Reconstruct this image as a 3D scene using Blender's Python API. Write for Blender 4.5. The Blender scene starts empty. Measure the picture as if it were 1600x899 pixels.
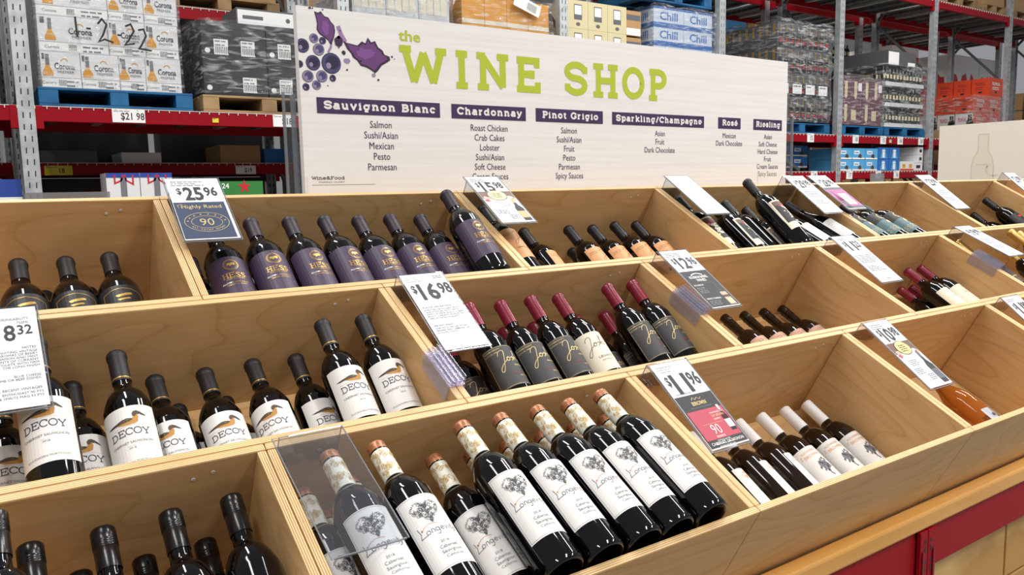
import bpy, bmesh, math, random
from mathutils import Vector, Matrix

random.seed(7)
scene = bpy.context.scene
COL = scene.collection

# ------------------------------------------------------------------ camera
FPX = 1242.76
cam_d = bpy.data.cameras.new('camera')
cam_d.sensor_width = 36.0
cam_d.lens = FPX / 1600.0 * 36.0
cam_d.clip_start = 0.02
cam_d.clip_end = 100
cam = bpy.data.objects.new('camera', cam_d)
COL.objects.link(cam)
RIGHT = Vector((0.82323888, -0.56730990, -0.02090979))
DOWN = Vector((-0.08623725, -0.08856612, -0.99233018))
FWD = Vector((0.56110684, 0.81872799, -0.12183432))
cm = Matrix.Identity(4)
for r in range(3):
    cm[r][0] = RIGHT[r]
    cm[r][1] = -DOWN[r]
    cm[r][2] = -FWD[r]
cm[0][3], cm[1][3], cm[2][3] = -1.0711, -0.8421, 0.5434
cam.matrix_world = cm
scene.camera = cam

# ------------------------------------------------------------------ light and view
scene.view_settings.view_transform = 'Standard'
scene.view_settings.look = 'None'
scene.view_settings.gamma = 1.0
scene.view_settings.use_curve_mapping = False
scene.view_settings.exposure = 0.0
world = bpy.data.worlds.new('hall_light')
scene.world = world
world.use_nodes = True
world.node_tree.nodes['Background'].inputs['Color'].default_value = (0.93, 0.96, 1.0, 1)
world.node_tree.nodes['Background'].inputs['Strength'].default_value = 0.30


def strip_lamp(x, y, z, sx, sy, watts, col=(1.0, 0.975, 0.94)):
    d = bpy.data.lights.new('ceiling_strip_light', 'AREA')
    d.shape = 'RECTANGLE'
    d.size, d.size_y = sx, sy
    d.energy = watts
    d.color = col
    o = bpy.data.objects.new('ceiling_strip_light', d)
    o.location = (x, y, z)
    COL.objects.link(o)
    return o


for lx, wf, wm in ((-3.4, 170, 125), (1.8, 265, 190), (7.0, 320, 250)):
    strip_lamp(lx, -3.4, 5.0, 0.6, 3.0, wf)
    strip_lamp(lx + 1.2, 1.2, 5.6, 0.6, 3.0, wm)
for lx in (-1.0, 4.6, 10.2):
    strip_lamp(lx, 3.9, 5.4, 0.4, 2.4, 130)
for lx in (3.0, 10.0, 16.0):
    strip_lamp(lx, 11.5, 6.2, 0.5, 3.0, 260)

# ------------------------------------------------------------------ materials
MATS = {}


def lin(h):
    h = h.lstrip('#')
    out = []
    for i in (0, 2, 4):
        c = int(h[i:i + 2], 16) / 255.0
        out.append(c / 12.92 if c <= 0.04045 else ((c + 0.055) / 1.055) ** 2.4)
    return (out[0], out[1], out[2], 1.0)


def mat(name, hexcol, rough=0.5, metal=0.0, spec=0.5, coat=0.0):
    if name in MATS:
        return MATS[name]
    m = bpy.data.materials.new(name)
    m.use_nodes = True
    b = m.node_tree.nodes['Principled BSDF']
    b.inputs['Base Color'].default_value = lin(hexcol)
    b.inputs['Roughness'].default_value = rough
    b.inputs['Metallic'].default_value = metal
    b.inputs['Specular IOR Level'].default_value = spec
    b.inputs['Coat Weight'].default_value = coat
    b.inputs['Coat Roughness'].default_value = 0.05
    MATS[name] = m
    return m


def mottled(name, c1, c2, scale=6.0, rough=0.5, metal=0.0, stretch=(1, 1, 1), bump=0.0, spec=0.5, lo=0.35, hi=0.65):
    m = mat(name, c1, rough, metal, spec)
    nt = m.node_tree
    b = nt.nodes['Principled BSDF']
    tc = nt.nodes.new('ShaderNodeTexCoord')
    mp = nt.nodes.new('ShaderNodeMapping')
    mp.inputs['Scale'].default_value = stretch
    nz = nt.nodes.new('ShaderNodeTexNoise')
    nz.inputs['Scale'].default_value = scale
    nz.inputs['Detail'].default_value = 4
    cr = nt.nodes.new('ShaderNodeValToRGB')
    cr.color_ramp.elements[0].position = lo
    cr.color_ramp.elements[1].position = hi
    cr.color_ramp.elements[0].color = lin(c1)
    cr.color_ramp.elements[1].color = lin(c2)
    nt.links.new(tc.outputs['Object'], mp.inputs['Vector'])
    nt.links.new(mp.outputs['Vector'], nz.inputs['Vector'])
    nt.links.new(nz.outputs['Fac'], cr.inputs['Fac'])
    nt.links.new(cr.outputs['Color'], b.inputs['Base Color'])
    if bump:
        bp = nt.nodes.new('ShaderNodeBump')
        bp.inputs['Strength'].default_value = bump
        bp.inputs['Distance'].default_value = 0.01
        nt.links.new(nz.outputs['Fac'], bp.inputs['Height'])
        nt.links.new(bp.outputs['Normal'], b.inputs['Normal'])
    return m


def plywood(name, dark, mid, light, edge_dark, edge_light, layers=4.0, thick=0.0135, rough=0.42):
    m = bpy.data.materials.new(name)
    m.use_nodes = True
    nt = m.node_tree
    N, L = nt.nodes.new, nt.links.new
    b = nt.nodes['Principled BSDF']
    b.inputs['Roughness'].default_value = rough
    b.inputs['Specular IOR Level'].default_value = 0.35
    tc = N('ShaderNodeTexCoord')
    oi = N('ShaderNodeObjectInfo')
    mul = N('ShaderNodeMath'); mul.operation = 'MULTIPLY'; mul.inputs[1].default_value = 37.0
    L(oi.outputs['Random'], mul.inputs[0])
    cmb = N('ShaderNodeCombineXYZ')
    L(mul.outputs[0], cmb.inputs[0]); L(mul.outputs[0], cmb.inputs[1])
    add = N('ShaderNodeVectorMath'); add.operation = 'ADD'
    L(tc.outputs['Object'], add.inputs[0]); L(cmb.outputs[0], add.inputs[1])
    mp = N('ShaderNodeMapping')
    mp.inputs['Scale'].default_value = (1.3, 4.6, 0.4)
    L(add.outputs[0], mp.inputs['Vector'])
    # broad cathedral figure: contour lines of a smooth noise field
    n1 = N('ShaderNodeTexNoise'); n1.inputs['Scale'].default_value = 1.15; n1.inputs['Detail'].default_value = 1.5
    n1.inputs['Roughness'].default_value = 0.4
    L(mp.outputs['Vector'], n1.inputs['Vector'])
    k = N('ShaderNodeMath'); k.operation = 'MULTIPLY'; k.inputs[1].default_value = 13.0
    L(n1.outputs['Fac'], k.inputs[0])
    fr = N('ShaderNodeMath'); fr.operation = 'FRACT'
    L(k.outputs[0], fr.inputs[0])
    cr = N('ShaderNodeValToRGB')
    e = cr.color_ramp.elements
    e[0].position = 0.0; e[0].color = lin(dark)
    e[1].position = 0.12; e[1].color = lin(mid)
    e2 = cr.color_ramp.elements.new(0.75); e2.color = lin(light)
    e3 = cr.color_ramp.elements.new(1.0); e3.color = lin(mid)
    L(fr.outputs[0], cr.inputs['Fac'])
    # fine fibre
    mp2 = N('ShaderNodeMapping'); mp2.inputs['Scale'].default_value = (6.0, 90.0, 6.0)
    L(add.outputs[0], mp2.inputs['Vector'])
    n2 = N('ShaderNodeTexNoise'); n2.inputs['Scale'].default_value = 1.0; n2.inputs['Detail'].default_value = 3
    L(mp2.outputs['Vector'], n2.inputs['Vector'])
    # blotches
    n3 = N('ShaderNodeTexNoise'); n3.inputs['Scale'].default_value = 3.0
    L(add.outputs[0], n3.inputs['Vector'])
    mx = N('ShaderNodeMix'); mx.data_type = 'RGBA'; mx.blend_type = 'MIX'
    mx.inputs[6].default_value = lin(mid)
    L(cr.outputs['Color'], mx.inputs[7])
    mx.inputs[0].default_value = 0.42
    hs = N('ShaderNodeHueSaturation')
    mr = N('ShaderNodeMapRange'); mr.inputs[3].default_value = 0.94; mr.inputs[4].default_value = 1.06
    mr.inputs[1].default_value = 0.3; mr.inputs[2].default_value = 0.7
    L(n2.outputs['Fac'], mr.inputs[0])
    mr3 = N('ShaderNodeMapRange'); mr3.inputs[3].default_value = 0.93; mr3.inputs[4].default_value = 1.07
    mr3.inputs[1].default_value = 0.3; mr3.inputs[2].default_value = 0.7
    L(n3.outputs['Fac'], mr3.inputs[0])
    mm = N('ShaderNodeMath'); mm.operation = 'MULTIPLY'
    L(mr.outputs[0], mm.inputs[0]); L(mr3.outputs[0], mm.inputs[1])
    L(mm.outputs[0], hs.inputs['Value'])
    L(mx.outputs[2], hs.inputs['Color'])
    # edge plies: stripes through the thickness (local z)
    sp = N('ShaderNodeSeparateXYZ'); L(tc.outputs['Object'], sp.inputs[0])
    s1 = N('ShaderNodeMath'); s1.operation = 'MULTIPLY_ADD'
    s1.inputs[1].default_value = layers / thick; s1.inputs[2].default_value = 50.25
    L(sp.outputs[2], s1.inputs[0])
    f2 = N('ShaderNodeMath'); f2.operation = 'FRACT'; L(s1.outputs[0], f2.inputs[0])
    ce = N('ShaderNodeValToRGB')
    ce.color_ramp.elements[0].position = 0.0; ce.color_ramp.elements[0].color = lin(edge_dark)
    ce.color_ramp.elements[1].position = 0.42; ce.color_ramp.elements[1].color = lin(edge_light)
    q = ce.color_ramp.elements.new(0.85); q.color = lin(edge_light)
    q = ce.color_ramp.elements.new(1.0); q.color = lin(edge_dark)
    L(f2.outputs[0], ce.inputs['Fac'])
    mp4 = N('ShaderNodeMapping'); mp4.inputs['Scale'].default_value = (9.0, 9.0, 2.0)
    L(add.outputs[0], mp4.inputs['Vector'])
    n4 = N('ShaderNodeTexNoise'); n4.inputs['Scale'].default_value = 1.0; n4.inputs['Detail'].default_value = 3
    L(mp4.outputs['Vector'], n4.inputs['Vector'])
    mr4 = N('ShaderNodeMapRange'); mr4.inputs[3].default_value = 0.86; mr4.inputs[4].default_value = 1.1
    mr4.inputs[1].default_value = 0.3; mr4.inputs[2].default_value = 0.7
    L(n4.outputs['Fac'], mr4.inputs[0])
    he = N('ShaderNodeHueSaturation'); L(mr4.outputs[0], he.inputs['Value']); L(ce.outputs['Color'], he.inputs['Color'])
    sn = N('ShaderNodeSeparateXYZ'); L(tc.outputs['Normal'], sn.inputs[0])
    ab = N('ShaderNodeMath'); ab.operation = 'ABSOLUTE'; L(sn.outputs[2], ab.inputs[0])
    gt = N('ShaderNodeMath'); gt.operation = 'GREATER_THAN'; gt.inputs[1].default_value = 0.6
    L(ab.outputs[0], gt.inputs[0])
    fin = N('ShaderNodeMix'); fin.data_type = 'RGBA'
    L(gt.outputs[0], fin.inputs[0]); L(he.outputs['Color'], fin.inputs[6]); L(hs.outputs['Color'], fin.inputs[7])
    L(fin.outputs[2], b.inputs['Base Color'])
    MATS[name] = m
    return m


def clear_plastic(name, tint='#F4F6F8', gloss=0.10, rough=0.04, fres=0.5, crinkle=0.0, haze=0.0):
    m = bpy.data.materials.new(name)
    m.use_nodes = True
    nt = m.node_tree
    N, L = nt.nodes.new, nt.links.new
    nt.nodes.remove(nt.nodes['Principled BSDF'])
    out = nt.nodes['Material Output']
    tr = N('ShaderNodeBsdfTransparent'); tr.inputs['Color'].default_value = lin(tint)
    gl = N('ShaderNodeBsdfGlossy'); gl.inputs['Roughness'].default_value = rough
    gl.inputs['Color'].default_value = (0.95, 0.96, 1, 1)
    lw = N('ShaderNodeLayerWeight'); lw.inputs['Blend'].default_value = 0.5
    pw = N('ShaderNodeMath'); pw.operation = 'POWER'; pw.inputs[1].default_value = 4.0
    L(lw.outputs['Facing'], pw.inputs[0])
    fr = N('ShaderNodeMath'); fr.operation = 'MULTIPLY'; fr.inputs[1].default_value = fres
    L(pw.outputs[0], fr.inputs[0])
    ad = N('ShaderNodeMath'); ad.operation = 'ADD'; ad.use_clamp = True; ad.inputs[1].default_value = gloss
    L(fr.outputs[0], ad.inputs[0])
    mx = N('ShaderNodeMixShader')
    L(ad.outputs[0], mx.inputs[0]); L(tr.outputs[0], mx.inputs[1]); L(gl.outputs[0], mx.inputs[2])
    last = mx
    if haze:
        df = N('ShaderNodeBsdfDiffuse'); df.inputs['Color'].default_value = lin('#D9DBDD')
        m2 = N('ShaderNodeMixShader'); m2.inputs[0].default_value = haze
        L(mx.outputs[0], m2.inputs[1]); L(df.outputs[0], m2.inputs[2])
        last = m2
    if crinkle:
        tc = N('ShaderNodeTexCoord')
        mp = N('ShaderNodeMapping'); mp.inputs['Scale'].default_value = (3, 3, 14)
        mp.inputs['Rotation'].default_value = (0.0, 0.35, 0)
        L(tc.outputs['Object'], mp.inputs['Vector'])
        nz = N('ShaderNodeTexNoise'); nz.inputs['Scale'].default_value = 2.2; nz.inputs['Detail'].default_value = 5
        nz.inputs['Distortion'].default_value = 0.8
        L(mp.outputs['Vector'], nz.inputs['Vector'])
        bp = N('ShaderNodeBump'); bp.inputs['Strength'].default_value = crinkle; bp.inputs['Distance'].default_value = 0.06
        L(nz.outputs['Fac'], bp.inputs['Height'])
        L(bp.outputs['Normal'], gl.inputs['Normal'])
        mr = N('ShaderNodeMapRange'); mr.inputs[1].default_value = 0.45; mr.inputs[2].default_value = 0.75
        mr.inputs[3].default_value = gloss * 0.5; mr.inputs[4].default_value = gloss * 2.4
        L(nz.outputs['Fac'], mr.inputs[0]); L(mr.outputs[0], ad.inputs[1])
        mh = N('ShaderNodeMapRange'); mh.inputs[1].default_value = 0.50; mh.inputs[2].default_value = 0.72
        mh.inputs[3].default_value = 0.02; mh.inputs[4].default_value = haze
        L(nz.outputs['Fac'], mh.inputs[0]); L(mh.outputs[0], m2.inputs[0])
    L(last.outputs[0], out.inputs['Surface'])
    MATS[name] = m
    return m


plywood('birch_plywood', '#B08551', '#CAA26D', '#D6B083', '#99632F', '#E3C38E')
mat('glass_black', '#050406', 0.06, 0, 0.5)
mat('glass_brown', '#1B0F06', 0.07, 0, 0.5)
mat('glass_green', '#20241A', 0.12, 0, 0.5)
mat('black', '#121113', 0.5)
mat('ink', '#2A2A2E', 0.6)
mat('ink_soft', '#74767E', 0.6)
mat('ink_grey', '#5E5E66', 0.6)
mat('paper', '#F1F0EE', 0.55)
mat('paper_card', '#DFE0E5', 0.5, 0, 0.25)
mat('label_white', '#DEDBD7', 0.5)
mat('label_cream', '#DDD5C0', 0.5)
mat('label_purple', '#3D2E48', 0.5)
mat('capsule_purple', '#261A28', 0.5)
mat('gold', '#C9A050', 0.35, 0.55)
mat('gold_pale', '#D8C084', 0.4, 0.3)
mat('capsule_black', '#1C1A1C', 0.45)
mat('capsule_gloss', '#111012', 0.24)
mat('capsule_charcoal', '#211E1F', 0.5)
mat('capsule_red', '#7E1830', 0.3)
mat('capsule_white', '#F0EFEF', 0.4)
mat('label_charcoal', '#3A3A3B', 0.6)
mat('red_ink', '#9C2B33', 0.6)
mat('label_orange', '#DBA06C', 0.5)
mat('copper', '#B4754F', 0.38, 0.35)
mat('amber_duck', '#B5823A', 0.6)
mat('duck_brown', '#4F3B29', 0.6)
mat('duck_green', '#5C7A4A', 0.6)
mat('duck_dark', '#33302E', 0.6)
mat('label_black', '#1B1A1C', 0.5)
mat('label_teal', '#48666B', 0.5)
mat('label_pink', '#C9A08A', 0.55)
mat('gold_foil', '#C9A15A', 0.3, 0.7)
mat('label_brown', '#3D2F2E', 0.5)
mat('rose_foil', '#8E3B22', 0.35, 0.2)
mat('silver_label', '#A8A8AE', 0.35, 0.6)
mat('navy', '#2D3A55', 0.5)
mat('sign_purple', '#3F2C58', 0.55)
mat('lime', '#BCCB34', 0.5)
mat('crimson', '#B23A4E', 0.5)
mat('magenta', '#B4488A', 0.5)
mat('dusky', '#6A4A40', 0.5)
mat('blush', '#D9A89A', 0.5)
mat('grape_mid', '#4E4A78', 0.5)
mat('grape_dark', '#2A2348', 0.5)
mat('grape_pale', '#9C8CB0', 0.5)
mat('leaf_dark', '#3B2344', 0.5)
mat('leaf_purple', '#6D3F7B', 0.5)
mat('leaf_mid', '#84529A', 0.5)
mat('leaf_stem', '#A283B4', 0.5)
mat('panel_tint', '#DCD2C2', 0.6)
mat('cork_gold', '#B9923E', 0.5)
mottled('sleeve_ivory', '#DEDCCB', '#E8E6DA', 40, 0.5)
mottled('sign_board', '#EEEDEB', '#F5F4F3', 3.0, 0.6, stretch=(1, 1, 40))
mottled('wood_floorboard', '#CC9449', '#D8A45C', 3.0, 0.5, stretch=(0.6, 8, 8))
mottled('crate_wood', '#B98C4E', '#E4BE7C', 2.4, 0.6, stretch=(1, 6, 2.2), lo=0.42, hi=0.58)
mat('red_steel', '#920819', 0.45, 0.0, 0.15)
mat('red_steel_dark', '#7E0C1B', 0.35)
mottled('galvanised', '#A9ADB0', '#C3C6C8', 12, 0.45, 0.4)
mat('steel_grey', '#5E615F', 0.5, 0.4)
mottled('deck_steel', '#4C504F', '#6A6E6C', 4, 0.55, 0.3, stretch=(1, 12, 1))
mottled('pallet_blue', '#0C4E7A', '#15679A', 5, 0.7)
mottled('pallet_wood', '#8C7250', '#AF9066', 5, 0.8)
mat('slot_dark', '#2B2D30', 0.8)
mat('carton_white', '#E4E4E4', 0.55)
mat('carton_black', '#232325', 0.5)
mat('carton_amber', '#D8952F', 0.5)
mat('carton_beige', '#CFC39A', 0.55)
mat('carton_chill', '#C9D3E2', 0.5)
mat('chill_blue', '#3F70B5', 0.5)
mat('carton_maroon', '#6E4652', 0.55)
mat('carton_cream', '#D8CBA6', 0.55)
mat('carton_orange', '#D64A25', 0.5)
mat('carton_salmon', '#E2705E', 0.5)
mat('carton_sky', '#58A8DC', 0.5)
mat('carton_deep_blue', '#2A6DB8', 0.5)
mat('carton_kraft', '#B08A5C', 0.6)
mat('carton_green', '#2E7D36', 0.5)
mat('red_bright', '#C8202C', 0.5)
mat('blue_bright', '#24459C', 0.5)
mat('carton_grey', '#58585A', 0.55)
mat('tag_yellow', '#E4D22A', 0.5)
mat('wire_white', '#D6D3CC', 0.5)
mat('panel_cream', '#E2DACD', 0.6)
mat('panel_mark', '#CDBFAB', 0.6)
mat('beer_amber', '#D99A2B', 0.5)
mat('corona_ink', '#2C3548', 0.6)
mat('teal_plastic', '#1E7F72', 0.5)
mottled('concrete', '#77756F', '#8B8983', 2.5, 0.35)
mottled('wall_paint', '#A9ABAA', '#B5B7B6', 1.0, 0.8)
clear_plastic('acrylic', '#F3F5F8', 0.045, 0.03, haze=0.02)
clear_plastic('acrylic_edge', '#B4B9C2', 0.06, 0.25, haze=0.22)
clear_plastic('vinyl_clip', '#EFEDF6', 0.04, 0.2, haze=0.12)
clear_plastic('stretch_film', '#F4F5F6', 0.05, 0.12, 0.4, crinkle=1.0, haze=0.45)
rose = mat('rose_wine', '#BE7630', 0.04, 0, 0.5)
rb = rose.node_tree.nodes['Principled BSDF']
rb.inputs['Transmission Weight'].default_value = 0.75
rb.inputs['IOR'].default_value = 1.33
# ------------------------------------------------------------------ mesh builder
FONT_CACHE = {}


def glyphs(s, bold):
    key = (s, bold)
    if key in FONT_CACHE:
        return FONT_CACHE[key]
    c = bpy.data.curves.new('t', 'FONT')
    c.body = s
    c.size = 1.0
    c.resolution_u = 2
    c.offset = bold
    o = bpy.data.objects.new('t', c)
    me = o.to_mesh()
    vs = [(v.co.x, v.co.y) for v in me.vertices]
    fs = [tuple(p.vertices) for p in me.polygons]
    o.to_mesh_clear()
    bpy.data.objects.remove(o)
    bpy.data.curves.remove(c)
    FONT_CACHE[key] = (vs, fs)
    return FONT_CACHE[key]


CAPH = max(v[1] for v in glyphs('H', 0.0)[0])


def arc(cx, cy, rx, ry, a0, a1, n=10):
    return [(cx + rx * math.cos(math.radians(a0 + (a1 - a0) * i / n)), cy + ry * math.sin(math.radians(a0 + (a1 - a0) * i / n))) for i in range(n + 1)]


XH = 0.70
# slab letters: advance, strokes (centre lines), serifs (x, y, half width)
SLAB = {
    ' ': (0.42, [], []),
    'W': (1.16, [[(.14, 1), (.34, 0)], [(.34, 0), (.58, .94)], [(.58, .94), (.82, 0)], [(.82, 0), (1.02, 1)]], [(.14, 1, .14), (1.02, 1, .14)]),
    'I': (0.44, [[(.22, 0), (.22, 1)]], [(.22, 0, .21), (.22, 1, .21)]),
    'N': (1.02, [[(.2, 0), (.2, 1)], [(.2, 1), (.82, 0)], [(.82, 0), (.82, 1)]], [(.2, 0, .17), (.14, 1, .13), (.82, 1, .18)]),
    'E': (0.90, [[(.2, 0), (.2, 1)], [(.04, 1), (.8, 1), (.8, .76)], [(.04, 0), (.83, 0), (.83, .26)], [(.2, .52), (.6, .52)], [(.6, .38), (.6, .66)]], []),
    'S': (0.86, [[(.76, .7), (.76, .95)], [(.1, .3), (.1, .05)], arc(.42, .755, .34, .245, 10, 270, 12)[:-1] + arc(.43, .255, .33, .255, 90, -170, 12)], []),
    'H': (1.02, [[(.22, 0), (.22, 1)], [(.8, 0), (.8, 1)], [(.22, .5), (.8, .5)]], [(.22, 0, .19), (.22, 1, .19), (.8, 0, .19), (.8, 1, .19)]),
    'O': (1.0, [arc(.5, .5, .42, .5, 0, 360, 24)], []),
    'P': (0.86, [[(.22, 0), (.22, 1)], [(.04, 1), (.5, 1)] + arc(.5, .73, .3, .27, 90, -90, 10) + [(.22, .46)]], [(.22, 0, .2)]),
    'B': (0.9, [[(.2, 0), (.2, 1)], [(.04, 1), (.5, 1)] + arc(.5, .77, .24, .23, 90, -90, 8) + [(.2, .54)], [(.5, .54)] + arc(.52, .27, .29, .27, 90, -90, 8) + [(.04, 0)]], []),
    'R': (0.94, [[(.2, 0), (.2, 1)], [(.04, 1), (.5, 1)] + arc(.5, .75, .27, .25, 90, -90, 8) + [(.2, .5)], [(.5, .5), (.78, 0)]], [(.2, 0, .18), (.82, 0, .14)]),
    'C': (0.92, [arc(.5, .5, .42, .5, 40, 320, 18), [(.84, .68), (.84, .98)]], []),
    'G': (0.98, [arc(.5, .5, .42, .5, 45, 345, 18), [(.86, .7), (.86, .98)], [(.6, .42), (.95, .42)], [(.86, .42), (.86, .05)]], []),
    'D': (1.0, [[(.2, 0), (.2, 1)], [(.04, 1), (.48, 1)] + arc(.48, .5, .4, .5, 90, -90, 14) + [(.04, 0)]], []),
    'Y': (0.94, [[(.1, 1), (.47, .45), (.84, 1)], [(.47, .45), (.47, 0)]], [(.12, 1, .13), (.82, 1, .13), (.47, 0, .18)]),
    'F': (0.84, [[(.2, 0), (.2, 1)], [(.04, 1), (.76, 1), (.76, .76)], [(.2, .52), (.6, .52)]], [(.2, 0, .19)]),
    'L': (0.8, [[(.2, 0), (.2, 1)], [(.04, 0), (.74, 0), (.74, .26)]], [(.2, 1, .18)]),
    'A': (1.0, [[(.12, 0), (.5, 1), (.88, 0)], [(.25, .33), (.75, .33)]], [(.14, 0, .14), (.86, 0, .14)]),
    'T': (0.86, [[(.43, 0), (.43, 1)], [(.06, .76), (.06, 1), (.8, 1), (.8, .76)]], [(.43, 0, .18)]),
    'U': (1.0, [[(.2, 1), (.2, .35)] + arc(.5, .33, .3, .33, 180, 360, 10) + [(.8, 1)]], [(.2, 1, .17), (.8, 1, .17)]),
    'V': (0.96, [[(.12, 1), (.48, 0), (.84, 1)]], [(.14, 1, .14), (.82, 1, .14)]),
    '&': (0.95, [[(.86, 0), (.26, .72)] + arc(.43, .82, .2, .18, 210, -40, 8) + [(.2, .42)] + arc(.38, .24, .28, .24, 130, 330, 8) + [(.8, .5)]], []),
    'a': (0.76, [arc(.32, .19, .25, .19, 0, 360, 14), [(.1, .62)] + arc(.36, .50, .22, .20, 120, 0, 6) + [(.58, 0)]], [(.64, 0, .1)]),
    'u': (0.84, [[(.18, XH), (.18, .24)] + arc(.4, .24, .22, .24, 180, 360, 8) + [(.62, XH)], [(.62, .3), (.62, 0)]], [(.13, XH, .11), (.57, XH, .1), (.68, 0, .1)]),
    'v': (0.78, [[(.1, XH), (.38, 0), (.66, XH)]], [(.12, XH, .12), (.64, XH, .12)]),
    'i': (0.42, [[(.2, 0), (.2, XH)], [(.2, .9), (.2, 1.0)]], [(.2, 0, .17), (.15, XH, .12)]),
    'g': (0.82, [arc(.36, .36, .27, .34, 0, 360, 14), [(.63, XH), (.63, -.08)] + arc(.37, -.06, .26, .22, 0, -150, 8)], [(.68, XH, .1)]),
    'n': (0.88, [[(.2, 0), (.2, XH)], [(.2, .4)] + arc(.42, .44, .22, .26, 170, 0, 8) + [(.64, 0)]], [(.2, 0, .16), (.14, XH, .12), (.66, 0, .16)]),
    'o': (0.78, [arc(.38, XH / 2, .29, XH / 2, 0, 360, 16)], []),
    'l': (0.42, [[(.2, 0), (.2, 1)]], [(.2, 0, .17), (.15, 1, .12)]),
    'c': (0.70, [arc(.36, XH / 2, .28, XH / 2, 45, 320, 14), [(.57, .48), (.57, .68)]], []),
    'h': (0.88, [[(.2, 0), (.2, 1)], [(.2, .4)] + arc(.42, .44, .22, .26, 170, 0, 8) + [(.64, 0)]], [(.2, 0, .16), (.14, 1, .12), (.66, 0, .16)]),
    'r': (0.66, [[(.2, 0), (.2, XH)], [(.2, .42)] + arc(.42, .4, .22, .28, 170, 60, 6)], [(.2, 0, .17), (.14, XH, .12)]),
    'd': (0.84, [arc(.34, XH / 2, .26, XH / 2, 0, 360, 14), [(.62, 0), (.62, 1)]], [(.68, 0, .1), (.57, 1, .11)]),
    'y': (0.80, [[(.1, XH), (.4, 0)], [(.68, XH), (.36, -.1), (.26, -.24), (.08, -.24)]], [(.12, XH, .12), (.66, XH, .12)]),
    't': (0.56, [[(.22, .95), (.22, .2)] + arc(.36, .18, .14, .18, 180, 320, 6), [(.04, XH), (.44, XH)]], []),
    'p': (0.84, [[(.2, XH), (.2, -.26)], arc(.48, XH / 2, .26, XH / 2, 0, 360, 14)], [(.14, XH, .12), (.2, -.26, .16)]),
    'k': (0.84, [[(.2, 0), (.2, 1)], [(.2, .28), (.6, XH)], [(.34, .42), (.68, 0)]], [(.2, 0, .16), (.14, 1, .12), (.64, XH, .13), (.7, 0, .13)]),
    'm': (1.28, [[(.2, 0), (.2, XH)], [(.2, .42)] + arc(.4, .45, .2, .25, 170, 0, 8) + [(.6, 0)], [(.6, .42)] + arc(.81, .45, .21, .25, 170, 0, 8) + [(1.02, 0)]], [(.2, 0, .15), (.14, XH, .12), (.6, 0, .14), (1.04, 0, .15)]),
    'e': (0.74, [[(.08, .37), (.66, .37)] + arc(.36, .36, .29, .34, 5, 315, 14)], []),
    's': (0.66, [[(.52, .5), (.52, .68)], [(.1, .2), (.1, .02)], arc(.32, .53, .22, .17, 15, 270, 8)[:-1] + arc(.32, .18, .23, .18, 90, -165, 8)], []),
    '/': (0.6, [[(.06, -.15), (.5, 1.08)]], []),
}
SLAB['\u00e9'] = (SLAB['e'][0], SLAB['e'][1] + [[(.3, .84), (.5, 1.04)]], [])

# cursive pen strokes (unit x-height about 0.4)
SCRIPT = {
    'Josh': [[(.12, .66), (.20, .86), (.38, 1.0), (.56, .98), (.60, .84), (.50, .5), (.36, .1), (.20, -.3), (.06, -.5), (-.06, -.46), (-.04, -.3), (.14, -.08), (.42, .12), (.62, .24)],
             [(.62, .24), (.68, .4), (.8, .43), (.86, .32), (.8, .18), (.68, .16), (.63, .27), (.72, .4), (.9, .38), (1.0, .36), (1.08, .46), (1.12, .3), (1.06, .16), (.96, .18)],
             [(1.06, .17), (1.22, .4), (1.36, .75), (1.4, .92), (1.33, .92), (1.28, .6), (1.24, .16)],
             [(1.24, .22), (1.34, .4), (1.44, .4), (1.44, .24), (1.5, .15), (1.62, .26)]],
}


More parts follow.
